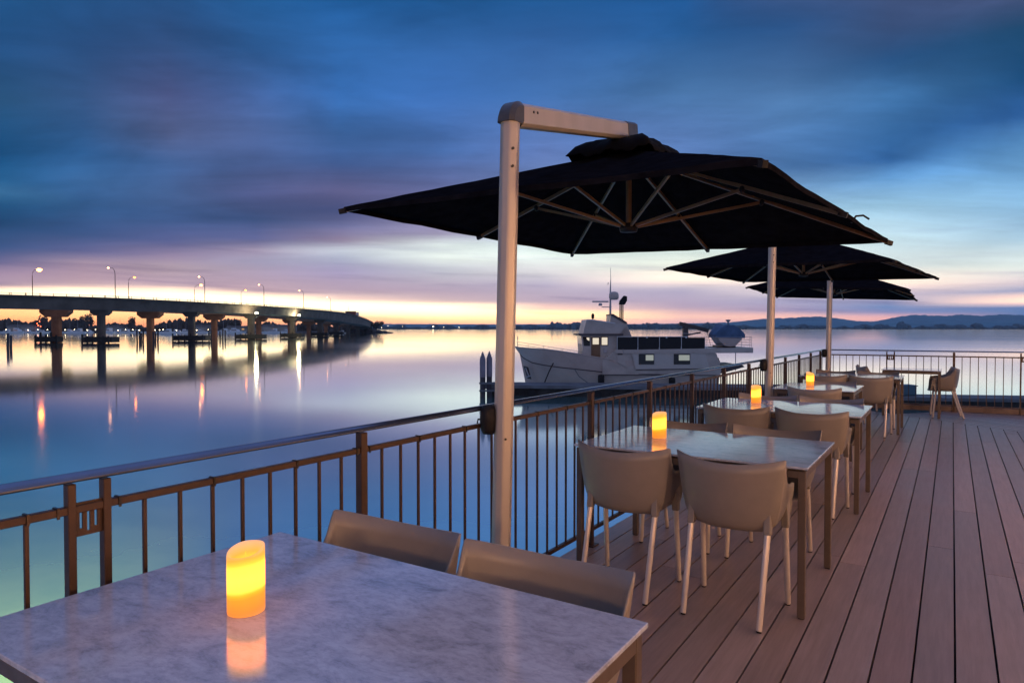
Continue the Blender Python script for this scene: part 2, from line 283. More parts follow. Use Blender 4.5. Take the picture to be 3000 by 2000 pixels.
# ------------------------------------------------------------------ world: dawn sky
def make_world():
    w=bpy.data.worlds.new("World"); S.world=w; w.use_nodes=True; nt=w.node_tree; nt.nodes.clear(); L=nt.links.new
    out=nt.nodes.new('ShaderNodeOutputWorld'); bg=nt.nodes.new('ShaderNodeBackground'); L(bg.outputs[0],out.inputs[0]); bg.inputs[1].default_value=1.0
    tc=nt.nodes.new('ShaderNodeTexCoord'); D=tc.outputs['Generated']
    sp=nt.nodes.new('ShaderNodeSeparateXYZ'); L(D,sp.inputs[0])
    def math_(op,a,b=None,c=None):
        n=nt.nodes.new('ShaderNodeMath'); n.operation=op
        for i,x in enumerate((a,b,c)):
            if x is None: continue
            if isinstance(x,(int,float)): n.inputs[i].default_value=x
            else: L(x,n.inputs[i])
        return n.outputs[0]
    x,y,z=sp.outputs
    rr=math_('ADD',math_('MULTIPLY',x,RV.x),math_('MULTIPLY',y,RV.y))
    ff=math_('ADD',math_('MULTIPLY',x,FV.x),math_('MULTIPLY',y,FV.y))
    al=math_('ARCTAN2',rr,ff)                         # compass angle measured from the harbour view
    # cloud-layer coordinates for the streaks
    zp=math_('ADD',math_('MAXIMUM',z,0.0),.10)
    cx=math_('DIVIDE',rr,zp); cy=math_('DIVIDE',ff,zp)
    cb=nt.nodes.new('ShaderNodeCombineXYZ'); L(cx,cb.inputs[0]); L(cy,cb.inputs[1])
    def noise(rot,scale,sc,det,rough,off=0):
        mp=nt.nodes.new('ShaderNodeMapping'); mp.vector_type='POINT'; L(cb.outputs[0],mp.inputs[0]); mp.inputs['Rotation'].default_value=(0,0,rot); mp.inputs['Scale'].default_value=scale; mp.inputs['Location'].default_value=(off,off*.7,off*1.3)
        n=nt.nodes.new('ShaderNodeTexNoise'); L(mp.outputs[0],n.inputs['Vector']); n.inputs['Scale'].default_value=sc; n.inputs['Detail'].default_value=det; n.inputs['Roughness'].default_value=rough; n.inputs['Distortion'].default_value=.4
        return n.outputs[0]
    nA=noise(rad(-35),(.35,1.3,1),.62,5,.5)
    nB=noise(rad(-25),(.30,1.1,1),1.9,8,.62,3.7)
    nC=noise(rad(-35),(.25,.8,1),.38,3,.45,9.1)
    # warp height of the sampled bands
    zz=math_('MULTIPLY',math_('SUBTRACT',nA,.5),math_('ADD',math_('MULTIPLY',z,.20),.0008))
    zw=math_('ADD',z,zz)
    cols=[ # u, [(y,(r,g,b))...] sRGB readings of the dawn sky
    (0,[(0,(22,82,142)),(150,(28,78,136)),(300,(36,82,130)),(450,(24,82,138)),(520,(34,92,146)),(560,(62,115,168)),(600,(40,90,142)),(650,(38,72,118)),(720,(62,85,136)),(765,(118,110,155)),(800,(168,145,168)),(832,(182,158,176)),(848,(238,215,200)),(862,(255,240,215)),(890,(252,200,150)),(925,(250,180,125)),(950,(235,150,110))]),
    (250,[(0,(28,80,140)),(150,(36,76,132)),(300,(48,80,132)),(450,(42,88,146)),(520,(55,98,155)),(600,(52,88,140)),(680,(60,82,132)),(730,(98,98,146)),(765,(165,140,165)),(810,(182,155,170)),(838,(200,172,178)),(852,(252,232,212)),(868,(255,246,225)),(895,(252,205,155)),(925,(250,188,135)),(950,(235,150,112))]),
    (500,[(0,(32,80,140)),(150,(46,76,130)),(300,(72,82,135)),(400,(80,92,142)),(480,(62,92,148)),(560,(66,94,148)),(640,(62,86,138)),(700,(88,92,142)),(745,(150,130,165)),(790,(180,155,172)),(835,(190,165,180)),(852,(245,222,206)),(866,(255,250,232)),(888,(255,238,205)),(905,(252,205,160)),(930,(250,186,135)),(952,(235,150,118))]),
    (750,[(0,(20,86,152)),(150,(36,86,150)),(300,(60,92,156)),(400,(72,94,152)),(480,(72,92,148)),(560,(88,96,152)),(640,(66,86,138)),(690,(96,98,148)),(730,(160,142,170)),(770,(160,150,182)),(820,(178,158,176)),(852,(200,172,180)),(868,(252,235,215)),(882,(255,250,232)),(905,(255,236,200)),(925,(250,190,140)),(953,(235,155,125))]),
    (1000,[(0,(10,88,160)),(150,(34,95,168)),(300,(42,100,176)),(400,(52,96,162)),(480,(64,90,150)),(550,(108,104,158)),(610,(80,88,142)),(660,(108,108,155)),(695,(150,130,162)),(730,(196,196,216)),(760,(176,176,204)),(800,(164,156,188)),(850,(186,164,180)),(876,(225,200,195)),(892,(255,248,230)),(912,(255,240,208)),(932,(250,195,150)),(955,(235,160,138))]),
    (1300,[(0,(12,84,152)),(150,(38,92,162)),(300,(48,100,176)),(450,(68,104,172)),(540,(105,112,170)),(620,(125,118,168)),(680,(160,148,182)),(715,(228,232,238)),(760,(236,238,240)),(795,(196,192,210)),(850,(186,168,186)),(880,(206,182,186)),(898,(255,244,216)),(915,(255,242,206)),(935,(252,205,160)),(955,(232,160,145))]),
    (1600,[(0,(14,82,148)),(120,(36,86,152)),(300,(58,106,176)),(450,(88,112,176)),(600,(120,135,185)),(690,(196,206,224)),(750,(236,242,243)),(800,(226,225,226)),(835,(188,180,200)),(880,(192,172,188)),(905,(228,195,185)),(918,(255,230,180)),(936,(250,205,170)),(955,(226,165,158))]),
    (2000,[(0,(12,80,148)),(120,(28,92,162)),(300,(76,126,192)),(400,(84,120,186)),(500,(92,122,186)),(620,(150,182,214)),(720,(222,234,240)),(790,(238,234,225)),(820,(226,216,212)),(850,(180,174,198)),(900,(184,165,186)),(928,(226,185,178)),(952,(196,160,178))]),
    (2300,[(0,(60,84,138)),(100,(40,90,156)),(220,(66,112,176)),(320,(82,130,194)),(420,(70,112,172)),(490,(70,110,168)),(550,(120,158,208)),(620,(160,192,222)),(700,(205,222,234)),(780,(228,228,222)),(820,(220,214,212)),(850,(206,198,206)),(880,(172,170,198)),(910,(176,162,188)),(930,(228,180,172)),(952,(180,150,170))]),
    (2600,[(0,(68,86,136)),(100,(60,84,136)),(200,(36,84,142)),(300,(58,112,174)),(400,(44,92,150)),(470,(44,92,155)),(520,(95,146,206)),(600,(150,188,224)),(700,(192,212,230)),(780,(214,216,222)),(830,(226,214,208)),(858,(206,192,204)),(880,(160,165,196)),(900,(110,138,186)),(918,(150,150,188)),(930,(226,172,172)),(950,(170,145,165))]),
    (3000,[(0,(70,85,132)),(100,(26,76,122)),(250,(18,74,128)),(350,(38,92,162)),(420,(84,138,200)),(500,(108,158,212)),(600,(138,178,220)),(700,(170,195,222)),(780,(200,206,218)),(830,(206,196,206)),(852,(158,165,196)),(868,(228,202,196)),(884,(236,206,198)),(898,(110,135,182)),(920,(96,125,172)),(950,(150,140,165))]),
    ]
    f=2000.; pc=math.atan(40/2000.)
    def ray(u,v):
        fwd=cos(pc)+ (v-1000)/f*(-sin(pc)); up=-sin(pc)-(v-1000)/f*cos(pc); r=(u-1500)/f
        n=sqrt(fwd*fwd+up*up+r*r); return atan2(r,fwd), up/n
    top=(.20,.32,.74); low=(.30,.22,.20)
    prev=None; pa=None
    for u,st in cols:
        a=ray(u,960)[0]
        n=nt.nodes.new('ShaderNodeValToRGB'); L(zw,n.inputs[0]); cr=n.color_ramp; cr.interpolation='B_SPLINE' if False else 'LINEAR'
        pts=[(ray(u,v)[1],tuple(q*w_ for q,w_ in zip(s2l(c),(.98,1.05,.97) if v<800 else (1,.985,1.0)))) for v,c in st]; pts.sort(); pts=[(z_,tuple(q*(1+(k_-1)*w_) for q,w_ in zip(c_,(1,.80,.42)))) for z_,c_ in pts for k_ in (1+1.1*max(0,min(1,(c_[0]+c_[1]-.95)/.85)) if z_<.072 else 1,)]; pts=[(z_,tuple(max(0,(q-h_*(1-T_))/T_) for q,h_ in zip(c_,(.10,.12,.20)))) for z_,c_ in pts for T_ in (math.exp(-.000075*min(5000,112/max(z_,.001))),)]
        c0=pts[-1][1]; zt=pts[-1][0]
        pts=pts+[(zt+.07,c0),(min(.8,zt+.28),top),(1.0,top)]
        cr.elements[0].position=max(0,pts[0][0]-.001); cr.elements[0].color=(*pts[0][1],1)
        cr.elements[1].position=1; cr.elements[1].color=(*pts[-1][1],1)
        for p,c in pts[1:-1]:
            e=cr.elements.new(min(.999,max(0,p))); e.color=(*c,1)
        if prev is None: prev=n.outputs[0]; pa=a; continue
        mr=nt.nodes.new('ShaderNodeMapRange'); L(al,mr.inputs[0]); mr.inputs[1].default_value=pa; mr.inputs[2].default_value=a; mr.clamp=True; mr.interpolation_type='LINEAR'
        mx=nt.nodes.new('ShaderNodeMix'); mx.data_type='RGBA'; L(mr.outputs[0],mx.inputs[0]); L(prev,mx.inputs[6]); L(n.outputs[0],mx.inputs[7]); prev=mx.outputs[2]; pa=a
    # lilac cloud veils and streak contrast, fading in above the horizon glow
    hi=nt.nodes.new('ShaderNodeMapRange'); L(z,hi.inputs[0]); hi.inputs[1].default_value=.03; hi.inputs[2].default_value=.16
    v=nt.nodes.new('ShaderNodeMapRange'); L(nB,v.inputs[0]); v.inputs[1].default_value=.3; v.inputs[2].default_value=.7; v.inputs[3].default_value=.80; v.inputs[4].default_value=1.22
    v2=nt.nodes.new('ShaderNodeMapRange'); L(nC,v2.inputs[0]); v2.inputs[1].default_value=.3; v2.inputs[2].default_value=.7; v2.inputs[3].default_value=.90; v2.inputs[4].default_value=1.20
    # lumpier mid-size cloud bodies
    mpd=nt.nodes.new('ShaderNodeMapping'); L(D,mpd.inputs[0]); mpd.inputs['Scale'].default_value=(2.6,2.6,8.5); mpd.inputs['Rotation'].default_value=(.18,-.22,0)
    nd=nt.nodes.new('ShaderNodeTexNoise'); L(mpd.outputs[0],nd.inputs['Vector']); nd.inputs['Scale'].default_value=1.15; nd.inputs['Detail'].default_value=7; nd.inputs['Roughness'].default_value=.56; nd.inputs['Distortion'].default_value=.5
    v3=nt.nodes.new('ShaderNodeMapRange'); L(nd.outputs[0],v3.inputs[0]); v3.inputs[1].default_value=.34; v3.inputs[2].default_value=.66; v3.inputs[3].default_value=.85; v3.inputs[4].default_value=1.18; v3.interpolation_type='SMOOTHSTEP'
    vv=math_('MULTIPLY',math_('MULTIPLY',v.outputs[0],v2.outputs[0]),v3.outputs[0])
    one=math_('ADD',math_('MULTIPLY',math_('SUBTRACT',vv,1.0),hi.outputs[0]),1.0)
    sc=nt.nodes.new('ShaderNodeVectorMath'); sc.operation='SCALE'; L(prev,sc.inputs[0]); L(one,sc.inputs['Scale'])
    hsn=nt.nodes.new('ShaderNodeHueSaturation'); hsn.inputs['Saturation'].default_value=.96; hsn.inputs['Value'].default_value=.88; hu=nt.nodes.new('ShaderNodeMapRange'); L(z,hu.inputs[0]); hu.inputs[1].default_value=.12; hu.inputs[2].default_value=.26; L(hu.outputs[0],hsn.inputs['Fac']); L(sc.outputs[0],hsn.inputs['Color']); sc=hsn
    pm=nt.nodes.new('ShaderNodeMapRange'); L(nA,pm.inputs[0]); pm.inputs[1].default_value=.52; pm.inputs[2].default_value=.75; pm.inputs[3].default_value=0; pm.inputs[4].default_value=.24
    pmf=math_('MULTIPLY',pm.outputs[0],hi.outputs[0])
    mxp=nt.nodes.new('ShaderNodeMix'); mxp.data_type='RGBA'; L(pmf,mxp.inputs[0]); L(sc.outputs[0],mxp.inputs[6]); mxp.inputs[7].default_value=(.10,.115,.215,1)
    # thin low wisps drawn out along the horizon
    wc=nt.nodes.new('ShaderNodeCombineXYZ'); L(math_('MULTIPLY',al,3.2),wc.inputs[0]); L(math_('MULTIPLY',math_('ADD',z,math_('MULTIPLY',al,.035)),62.0),wc.inputs[1])
    wn=nt.nodes.new('ShaderNodeTexNoise'); L(wc.outputs[0],wn.inputs['Vector']); wn.inputs['Scale'].default_value=1.0; wn.inputs['Detail'].default_value=6; wn.inputs['Roughness'].default_value=.55
    wr=nt.nodes.new('ShaderNodeMapRange'); L(wn.outputs[0],wr.inputs[0]); wr.inputs[1].default_value=.50; wr.inputs[2].default_value=.70; wr.inputs[3].default_value=0; wr.inputs[4].default_value=.62; wr.interpolation_type='SMOOTHSTEP'
    lo=nt.nodes.new('ShaderNodeMapRange'); L(z,lo.inputs[0]); lo.inputs[1].default_value=.16; lo.inputs[2].default_value=.05
    wf=math_('MULTIPLY',wr.outputs[0],lo.outputs[0])
    wm=nt.nodes.new('ShaderNodeMix'); wm.data_type='RGBA'; wm.blend_type='MULTIPLY'; L(wf,wm.inputs[0]); L(mxp.outputs[2],wm.inputs[6]); wm.inputs[7].default_value=(.52,.50,.66,1)
    mxp=wm
    # the half of the sky behind the terrace: plain dusk blue
    back=nt.nodes.new('ShaderNodeMapRange'); L(ff,back.inputs[0]); back.inputs[1].default_value=.25; back.inputs[2].default_value=-.35; back.inputs[3].default_value=0; back.inputs[4].default_value=1; back.interpolation_type='SMOOTHSTEP'
    mb=nt.nodes.new('ShaderNodeMix'); mb.data_type='RGBA'; L(back.outputs[0],mb.inputs[0]); L(mxp.outputs[2],mb.inputs[6]); mb.inputs[7].default_value=(.20,.25,.45,1)
    # below the horizon
    bl=nt.nodes.new('ShaderNodeMapRange'); L(z,bl.inputs[0]); bl.inputs[1].default_value=0; bl.inputs[2].default_value=-.02
    ml=nt.nodes.new('ShaderNodeMix'); ml.data_type='RGBA'; L(bl.outputs[0],ml.inputs[0]); L(mb.outputs[2],ml.inputs[6]); ml.inputs[7].default_value=(.05,.06,.09,1)
    L(ml.outputs[2],bg.inputs[0])
make_world()

# ------------------------------------------------------------------ camera
cam=bpy.data.cameras.new('camera'); cam.lens=24; cam.sensor_width=36; cam.sensor_fit='HORIZONTAL'; cam.clip_end=20000; cam.clip_start=.05
co=bpy.data.objects.new('camera',cam); COL.objects.link(co); co.location=(0,0,CAMZ); co.rotation_euler=(pi/2-math.atan(40/2000.),0,YAW); S.camera=co
S.view_settings.view_transform='Standard'; S.view_settings.look='None'; S.view_settings.exposure=0; S.view_settings.gamma=1

# ------------------------------------------------------------------ water
mb=MB(); mb.add([(-9000,-3000,WZ),(9000,-3000,WZ),(9000,12000,WZ),(-9000,12000,WZ)],[(0,1,2,3)])
tag(mb.build('water',M['water']),kind='structure')

# ------------------------------------------------------------------ deck
PITCH=.153; GAP=.009
def clip(poly,n,c):                     # keep n.p<=c
    out=[]
    for i in range(len(poly)):
        a=poly[i]; b=poly[(i+1)%len(poly)]; da=n[0]*a[0]+n[1]*a[1]-c; db=n[0]*b[0]+n[1]*b[1]-c
        if da<=0: out.append(a)
        if (da<0)!=(db<0) and abs(da-db)>1e-9:
            t=da/(da-db); out.append((a[0]+(b[0]-a[0])*t,a[1]+(b[1]-a[1])*t))
    return out
def line_end(x): return 12.68-.803*x
RAILN=(-.09,1.0); RAILC=14.22+.04       # far edge of the deck: y-.09x<=c
deck=MB(); bcol=[]
def add_board(poly):
    if len(poly)<3: return
    n0=len(deck.f); deck.prism(poly,'z',Z0-.03,Z0); c=(random.random(),random.random(),random.random(),1)
    bcol.extend([c]*(len(deck.f)-n0))
x=.179-PITCH*15+.0
k=0
while x<8:
    ys=-4.0; off=random.uniform(0,5.4); yend=line_end(x+PITCH/2)
    cuts=[ys]; yy=ys+off
    while yy<16: cuts.append(yy); yy+=5.4
    # joints seen in the photograph
    for a,b in zip(cuts,cuts[1:]+[30]):
        P=[(x+GAP/2,a+.0015),(x+PITCH-GAP/2,a+.0015),(x+PITCH-GAP/2,b-.0015),(x+GAP/2,b-.0015)]
        P=clip(P,(.803/1.2826,1/1.2826),12.68/1.2826-.004); P=clip(P,RAILN,RAILC)
        add_board(P)
    x+=PITCH; k+=1
nn=Vector((.803,1,0)).normalized(); dd=Vector((1,-.803,0)).normalized(); base0=12.68/1.2826
for i in range(44):
    for j0,j1 in ((-9,-1.2+.7*(i%3)),(-1.2+.7*(i%3),3.6-.5*(i%2)),(3.6-.5*(i%2),9)):
        a=base0+i*PITCH+GAP/2; b=a+PITCH-GAP
        P=[nn*a+dd*(j0+.0015),nn*a+dd*(j1-.0015),nn*b+dd*(j1-.0015),nn*b+dd*(j0+.0015)]
        P=[(q.x-0,q.y) for q in P]
        c0=nn*base0
        P=clip(P,RAILN,RAILC); P=clip(P,(-1,0),2.116) if P else P; P=clip(P,(1,0),8) if P else P
        add_board(P)
do=deck.build('deck',M['deck']); ca=do.data.color_attributes.new('board','FLOAT_COLOR','CORNER')
buf=[]
for p,c in zip(do.data.polygons,bcol):
    for _ in p.loop_indices: buf.extend(c)
ca.data.foreach_set('color',buf)
tag(do,kind='structure')
sub=MB(); sub.prism([(-2.10,-4),(8,-4),(8,14.9),(-2.10,14.0)],'z',Z0-.35,Z0-.13)
tag(sub.build('deck_substructure',M['timber']),kind='structure')

# ------------------------------------------------------------------ railings
RX=-2.05; TOPZ=1.052
def railing(name,label,A,B,dbl,single_sp,start_s,dbl_list,posts,group=None,sz=1.0,bal=8):
    """A->B base line; posts: distances from A; dbl_list: (s1,s2) pairs of narrow double posts"""
    A=Vector(A); B=Vector(B); d=(B-A).normalized(); Lr=(B-A).length; ang=atan2(d.y,d.x)
    root=empty(name,(A.x,A.y,Z0),ang); tag(root,label,'railing',group)
    def lm(): return MB()
    h=TOPZ-Z0
    # handrail: rounded flat section
    m=lm(); prof=[(-.024,-.010),(-.020,-.014),(.020,-.014),(.024,-.010),(.024,-.006),(.020,.002),(.011,.008),(.004,.010),(-.004,.010),(-.011,.008),(-.020,.002),(-.024,-.006)]
    m.prism(prof,'x',-.03,Lr+.03); hz=h-.014
    for v in m.v: v.z+=hz
    m.build('handrail',M['handrail'],root)
    m=lm(); m.bbox(0,Lr,-.011,.011,h-.118,h-.096,.002); m.build('upper_rail',M['bronze'],root)
    m=lm(); m.bbox(0,Lr,-.012,.012,.095,.118,.002); m.build('bottom_rail',M['bronze'],root)
    for s in posts:
        m=lm(); m.bbox(s-.018,s+.018,-.018,.018,.0,h-.034,.0025); m.box(s-.045,s+.045,-.04,.04,0,.008); m.build('post',M['bronze'],root)
    for s1,s2 in dbl_list:
        for s in (s1,s2):
            m=lm(); m.bbox(s-.0105,s+.0105,-.015,.015,0,h-.034,.002); m.build('post',M['bronze'],root)
        m=lm(); a=s1+.0105; b=s2-.0105; w=b-a; z0=h-.185; z1=h-.090; t=.003
        bw=w*.15; xs=[a+w*(.5+.27*q) for q in (-1,0,1)]; sw=w*.055
        edges=[a]+[e for xx in xs for e in (xx-sw,xx+sw)]+[b]
        for i in range(0,8,2): m.box(edges[i],edges[i+1],-t,t,z0,z1)
        for i,(q0,q1) in enumerate(((.22,.24),(.12,.12),(.22,.24))):
            m.box(xs[i]-sw,xs[i]+sw,-t,t,z0,z0+(z1-z0)*q0); m.box(xs[i]-sw,xs[i]+sw,-t,t,z1-(z1-z0)*q1,z1)
        m.build('slotted_panel',M['bronze'],root)
    stops=sorted([0]+[(s) for s in posts]+[x for p in dbl_list for x in p]+[Lr])
    bl=[]; clips=[]
    for a,b in zip(stops,stops[1:]):
        if b-a<.2: continue
        n=round((b-a)/.113)-1
        for i in range(n):
            bl.append(a+(b-a)*(i+1)/(n+1))
            if i%3==2: clips.append(bl[-1])
        clips+= [a+.035,b-.035]
    c=MB(); c.bbox(-.0055,.0055,-.0055,.0055,.118,h-.118,.001)
    proto=None; keep=sorted(bl,key=lambda s:(A+d*s).length)[:98]; rest=[s for s in bl if s not in keep]
    for s in keep:
        if proto is None: o=proto=c.build('baluster',M['bronze'],root)
        else: o=proto.copy(); COL.objects.link(o)
        o.parent=root; o.location=(s,0,0)
    if rest:
        m=MB()
        for s in rest: m.bbox(s-.0055,s+.0055,-.0055,.0055,.118,h-.118,.001)
        tag(m.build('far_balusters',M['bronze'],root),kind='stuff')
    cp=None
    m=MB(); z=h-.107
    m.box(-.0035,.0035,-.0135,.0135,.0112,.0142); m.box(-.0035,.0035,-.0145,-.0112,-.016,.0142); m.box(-.0035,.0035,.0112,.0145,-.016,.0142)
    for s in clips[:40]:
        if cp is None: o=cp=m.build('clip',M['bolt'],root)
        else: o=cp.copy(); COL.objects.link(o)
        o.parent=root; o.location=(s,0,z)
    return root
Y_A=-1.30
sp=[.02-Y_A+0]  # distances along the side railing
posts=[2.03+1.067*k-Y_A for k in range(0,11)]+[13.72-Y_A]
posts=[p for p in posts]
side=railing('metal_railing','long bronze baluster railing with steel handrail running beside the tables above the water',(RX,Y_A,Z0),(RX,14.03,Z0),None,0,0,[(.918-Y_A,1.012-Y_A),(-.25-Y_A,-.156-Y_A)],posts)
fA=(RX+.06,14.08+.0,Z0); fB=(7.5,14.08+.09*9.5,Z0)
def fs(X): return (X+1.99)*1.004
far=railing('metal_railing','bronze baluster railing crossing the far end of the deck behind the lone table',fA,fB,None,0,0,[(fs(-1.0),fs(-.88)),(fs(.98),fs(1.10)),(fs(2.96),fs(3.08))],[fs(.03),fs(2.02),fs(4.0)],sz=1)
# timber kerb at the foot of the far railing
m=MB(); a=Vector((-2.0,14.14,0)); b=Vector((7.6,14.14+.09*9.6,0))
dv=(b-a).normalized(); nv=Vector((-dv.y,dv.x,0))
m.bar((a.x,a.y,Z0+.046),(b.x,b.y,Z0+.046),.10,.085)
tag(m.build('timber_kerb',mat('kerb_timber',(.13,.085,.065),.6,0,var=.25,vscale=3,bump=.2,bscale=20)),'low timber kerb beam along the foot of the far railing','kerb')

# ------------------------------------------------------------------ umbrellas
def umbrella(pole, cc, cz, yaw, tx, ty, label, size=2.9, armlift=0):
    root=empty('cantilever_umbrella',(pole[0],pole[1],Z0)); tag(root,label,'umbrella','black cantilever umbrellas along the side railing')
    O=Vector((pole[0],pole[1],Z0))
    ctr=Vector((cc[0],cc[1],0))-Vector((O.x,O.y,0)); dirn=ctr.normalized()
    apex=Vector((ctr.x,ctr.y,cz+.66-Z0))
    armend=Vector((ctr.x,ctr.y,cz+.672-Z0)); ptop=Vector((dirn.x*.075+.02,dirn.y*.075,2.505-Z0))
    # pole: rounded octagon section
    def sect(r): return [Vector((cos(2*pi*(k+.5)/16)*r*(1.06 if k%4 in (1,2) else .99),sin(2*pi*(k+.5)/16)*r*(1.06 if k%4 in (1,2) else .99),0)) for k in range(16)]
    def sect(r): return [Vector((cos(2*pi*(k+.5)/8+.2)*r*1.05,sin(2*pi*(k+.5)/8+.2)*r*1.05,0)) for k in range(8)]
    def lerp(t): return Vector((ptop.x*t,ptop.y*t,ptop.z*t))
    m=MB(); vs=[]; fs_=[]
    lv=[0,.4,.8,1]
    for t in lv:
        vs+=[lerp(t)+q for q in sect(.049)]
    for i in range(len(lv)-1):
        for k in range(8): fs_.append((i*8+k,i*8+(k+1)%8,(i+1)*8+(k+1)%8,(i+1)*8+k))
    m.add(vs,fs_,False); m.build('pole',M['alu'],root,bevel=.008)
    m=MB(); m.box(-.11,.11,-.11,.11,0,.012); m.lathe([(.068,.012),(.066,.05),(.056,.06)],16); m.build('base_plate',M['elbow'],root)
    # elbow
    a0=ptop+Vector((0,0,-.01)); d2=(armend-(ptop+Vector((dirn.x*.07,dirn.y*.07,.085)))).normalized()
    st=ptop+Vector((dirn.x*.070,dirn.y*.070,.085))
    pts=[a0,ptop+Vector((0,0,.015)),ptop+dirn*.004+Vector((0,0,.040)),ptop+dirn*.018+Vector((0,0,.062)),ptop+dirn*.042+Vector((0,0,.078)),st,st+d2*.02]
    m=MB(); rings=[]; side_=dirn.cross(Vector((0,0,1))).normalized()
    ctrp=ptop+dirn*.055+Vector((0,0,-.005))
    n=14
    for i in range(n+1):                       # sweep the section around the inner corner
        t=i/n*(pi/2+ math.asin(d2.z)*0)
        ax=(-dirn*cos(t)+Vector((0,0,1))*sin(t))
        r0=-.004; r1=.120
        cen=ctrp+ax*((r0+r1)/2-.0); hh=(r1-r0)/2
        rings.append([cen+ax*hh*sx_*qa+side_*.052*sy_*qb for sx_,sy_,qa,qb in ((-1,-1,1,.62),(-1,-1,.62,1),(1,-1,.62,1),(1,-1,1,.62),(1,1,1,.62),(1,1,.62,1),(-1,1,.62,1),(-1,1,1,.62))])
    vs=[v for r_ in rings for v in r_]; k8=8
    fs_=[(i*k8+k,i*k8+(k+1)%k8,(i+1)*k8+(k+1)%k8,(i+1)*k8+k) for i in range(n) for k in range(k8)]
    fs_+= [tuple(range(8))[::-1],tuple(range(n*8,n*8+8))]
    m.add(vs,fs_,False); m.build('elbow',M['elbow'],root,bevel=.004)
    # arm
    a1=ctrp+Vector((0,0,.055)); a2=armend
    dv=(a2-a1).normalized(); upv=side_.cross(dv).normalized(); 
    if upv.z<0: upv=-upv
    def oval(c,hh,ww): return [c+upv*hh*sx_*qa+side_*ww*sy_*qb for sx_,sy_,qa,qb in ((-1,-1,1,.55),(-1,-1,.72,1),(1,-1,.72,1),(1,-1,1,.55),(1,1,1,.55),(1,1,.72,1),(-1,1,.72,1),(-1,1,1,.55))]
    def sweep(c0,c1,h0,w0,h1,w1):
        m=MB(); vs=oval(c0,h0,w0)+oval(c1,h1,w1); m.add(vs,[(k,(k+1)%8,8+(k+1)%8,8+k) for k in range(8)]+[tuple(range(8))[::-1],tuple(range(8,16))]); return m
    Lm=(a2-a1).length
    sweep(a1+dv*.0,a1+dv*(Lm-.13),.061,.045,.061,.045).build('arm',M['alu'],root,bevel=.004)
    ec=sweep(a1+dv*(Lm-.14),a1+dv*(Lm+.06),.0645,.049,.0645,.049); ec.build('arm_end_cap',M['elbow'],root,bevel=.003)
    sn=side_ if side_.dot(-O)>0 else -side_
    for k,(c,) in enumerate([(a1+dv*.12+upv*.018,),(a1+dv*.165+upv*.018,)]):
        m=MB(); m.tube([c+sn*.036,c+sn*.049],.0075,8); m.build('bolt',M['bolt'],root)
    toc=(Vector((0,0,0))-Vector((O.x,O.y,0))).normalized()
    for zz in (2.36,2.27):
        p=lerp((zz-Z0)/ptop.z)
        q=Matrix.Rotation(rad(-14),3,'Z')@Vector((toc.x,toc.y,0)); q=Matrix.Rotation(rad(32),3,'Z')@q
        m=MB(); m.tube([p+q*.040,p+q*.056],.0075,8); m.build('bolt',M['bolt'],root)
    q=Matrix.Rotation(rad(12),3,'Z')@Vector((toc.x,toc.y,0)); p=lerp(.36)
    m=MB(); m.tube([p+q*.044,p+q*.054],.006,8); m.build('bolt',M['bolt'],root)
    # crank housing on the water side
    left=Vector((-RV.x,-RV.y,0)); cbm=MB(); c=lerp((.98-Z0)/ptop.z)+left*.078+FV*.0
    lat=[(.0,-.078),(.030,-.074),(.042,-.05),(.046,0),(.042,.05),(.030,.072),(.0,.076)]
    cbm.lathe(lat,14,(c.x,c.y,c.z)); cbm.box(c.x-.02,c.x+.03,c.y-.03,c.y+.03,c.z-.05,c.z+.05)
    ch=cbm.build('crank_box',M['black'],root)
    m=MB(); m.tube([c+left*.03,c+left*.055,c+left*.058+Vector((0,0,-.02))],.005,6); m.build('crank_handle',M['bolt'],ch)
    # cord with cleat low on the pole
    m=MB(); p=lerp((.30-Z0)/ptop.z); t1=toc
    m.tube([p+left*.075+Vector((0,0,-.02)),p+left*.05+t1*.02,p+left*.02+t1*.053+Vector((0,0,.012)),p+t1*.056+Vector((0,0,.02))],.0035,6)
    m.tube([p+left*.055,p+left*.06+t1*.01+Vector((0,0,-.03))],.006,6)
    m.build('cord',M['bolt'],root)
    # hanging mast from the arm end to the hub
    edge=cz-Z0
    def CP(x,y,dz=0):   # canopy local to root coordinates
        X=x*cos(yaw)-y*sin(yaw); Y=x*sin(yaw)+y*cos(yaw); return Vector((ctr.x+X,ctr.y+Y,edge+tx*X+ty*Y+dz))
    hub=CP(0,0,-.03)
    m=MB(); m.tube([armend+Vector((0,0,-.02)),hub],.021,10); m.build('mast',M['rib'],root)
    m=MB(); m.lathe([(.03,-.035),(.062,-.03),(.068,0),(.05,.03)],14,tuple(hub)); m.build('hub',M['black'],root)
    # canopy surface
    h=size/2; N=16; rise=.535
    def zf(x,y):
        ax=abs(x)/h; ay=abs(y)/h; mx=max(ax,ay)
        ridge=rise*(1-mx)                                   # pyramid
        # eight ribs: cloth droops between them towards the edge
        ang=atan2(y,x); dr=abs(sin(4*ang))                   # zero at the ribs
        sag=-.16*mx*(1-mx)*dr-.006*dr*mx
        return ridge+sag
    m=MB(); vs=[]; fs_=[]
    rings_=20; seg=64
    for i in range(rings_+1):
        rr_=.0+i/rings_
        for k in range(seg):
            t=k/seg*4; sd=int(t); q=(t-sd)*2-1
            x,y=((q,-1),(1,q),(-q,1),(-1,-q))[sd]
            # edge pulled in between rib tips
            e=1-.010*rr_*(1-abs(cos(2*(pi/2)*q)))* (1 if True else 0)*1.0
            px,py=x*rr_*h*e,y*rr_*h*e
            w=.002*sin(px*17+py*9)+.0015*sin(py*23-px*13)
            vs.append(CP(px,py,zf(px,py)+w*rr_))
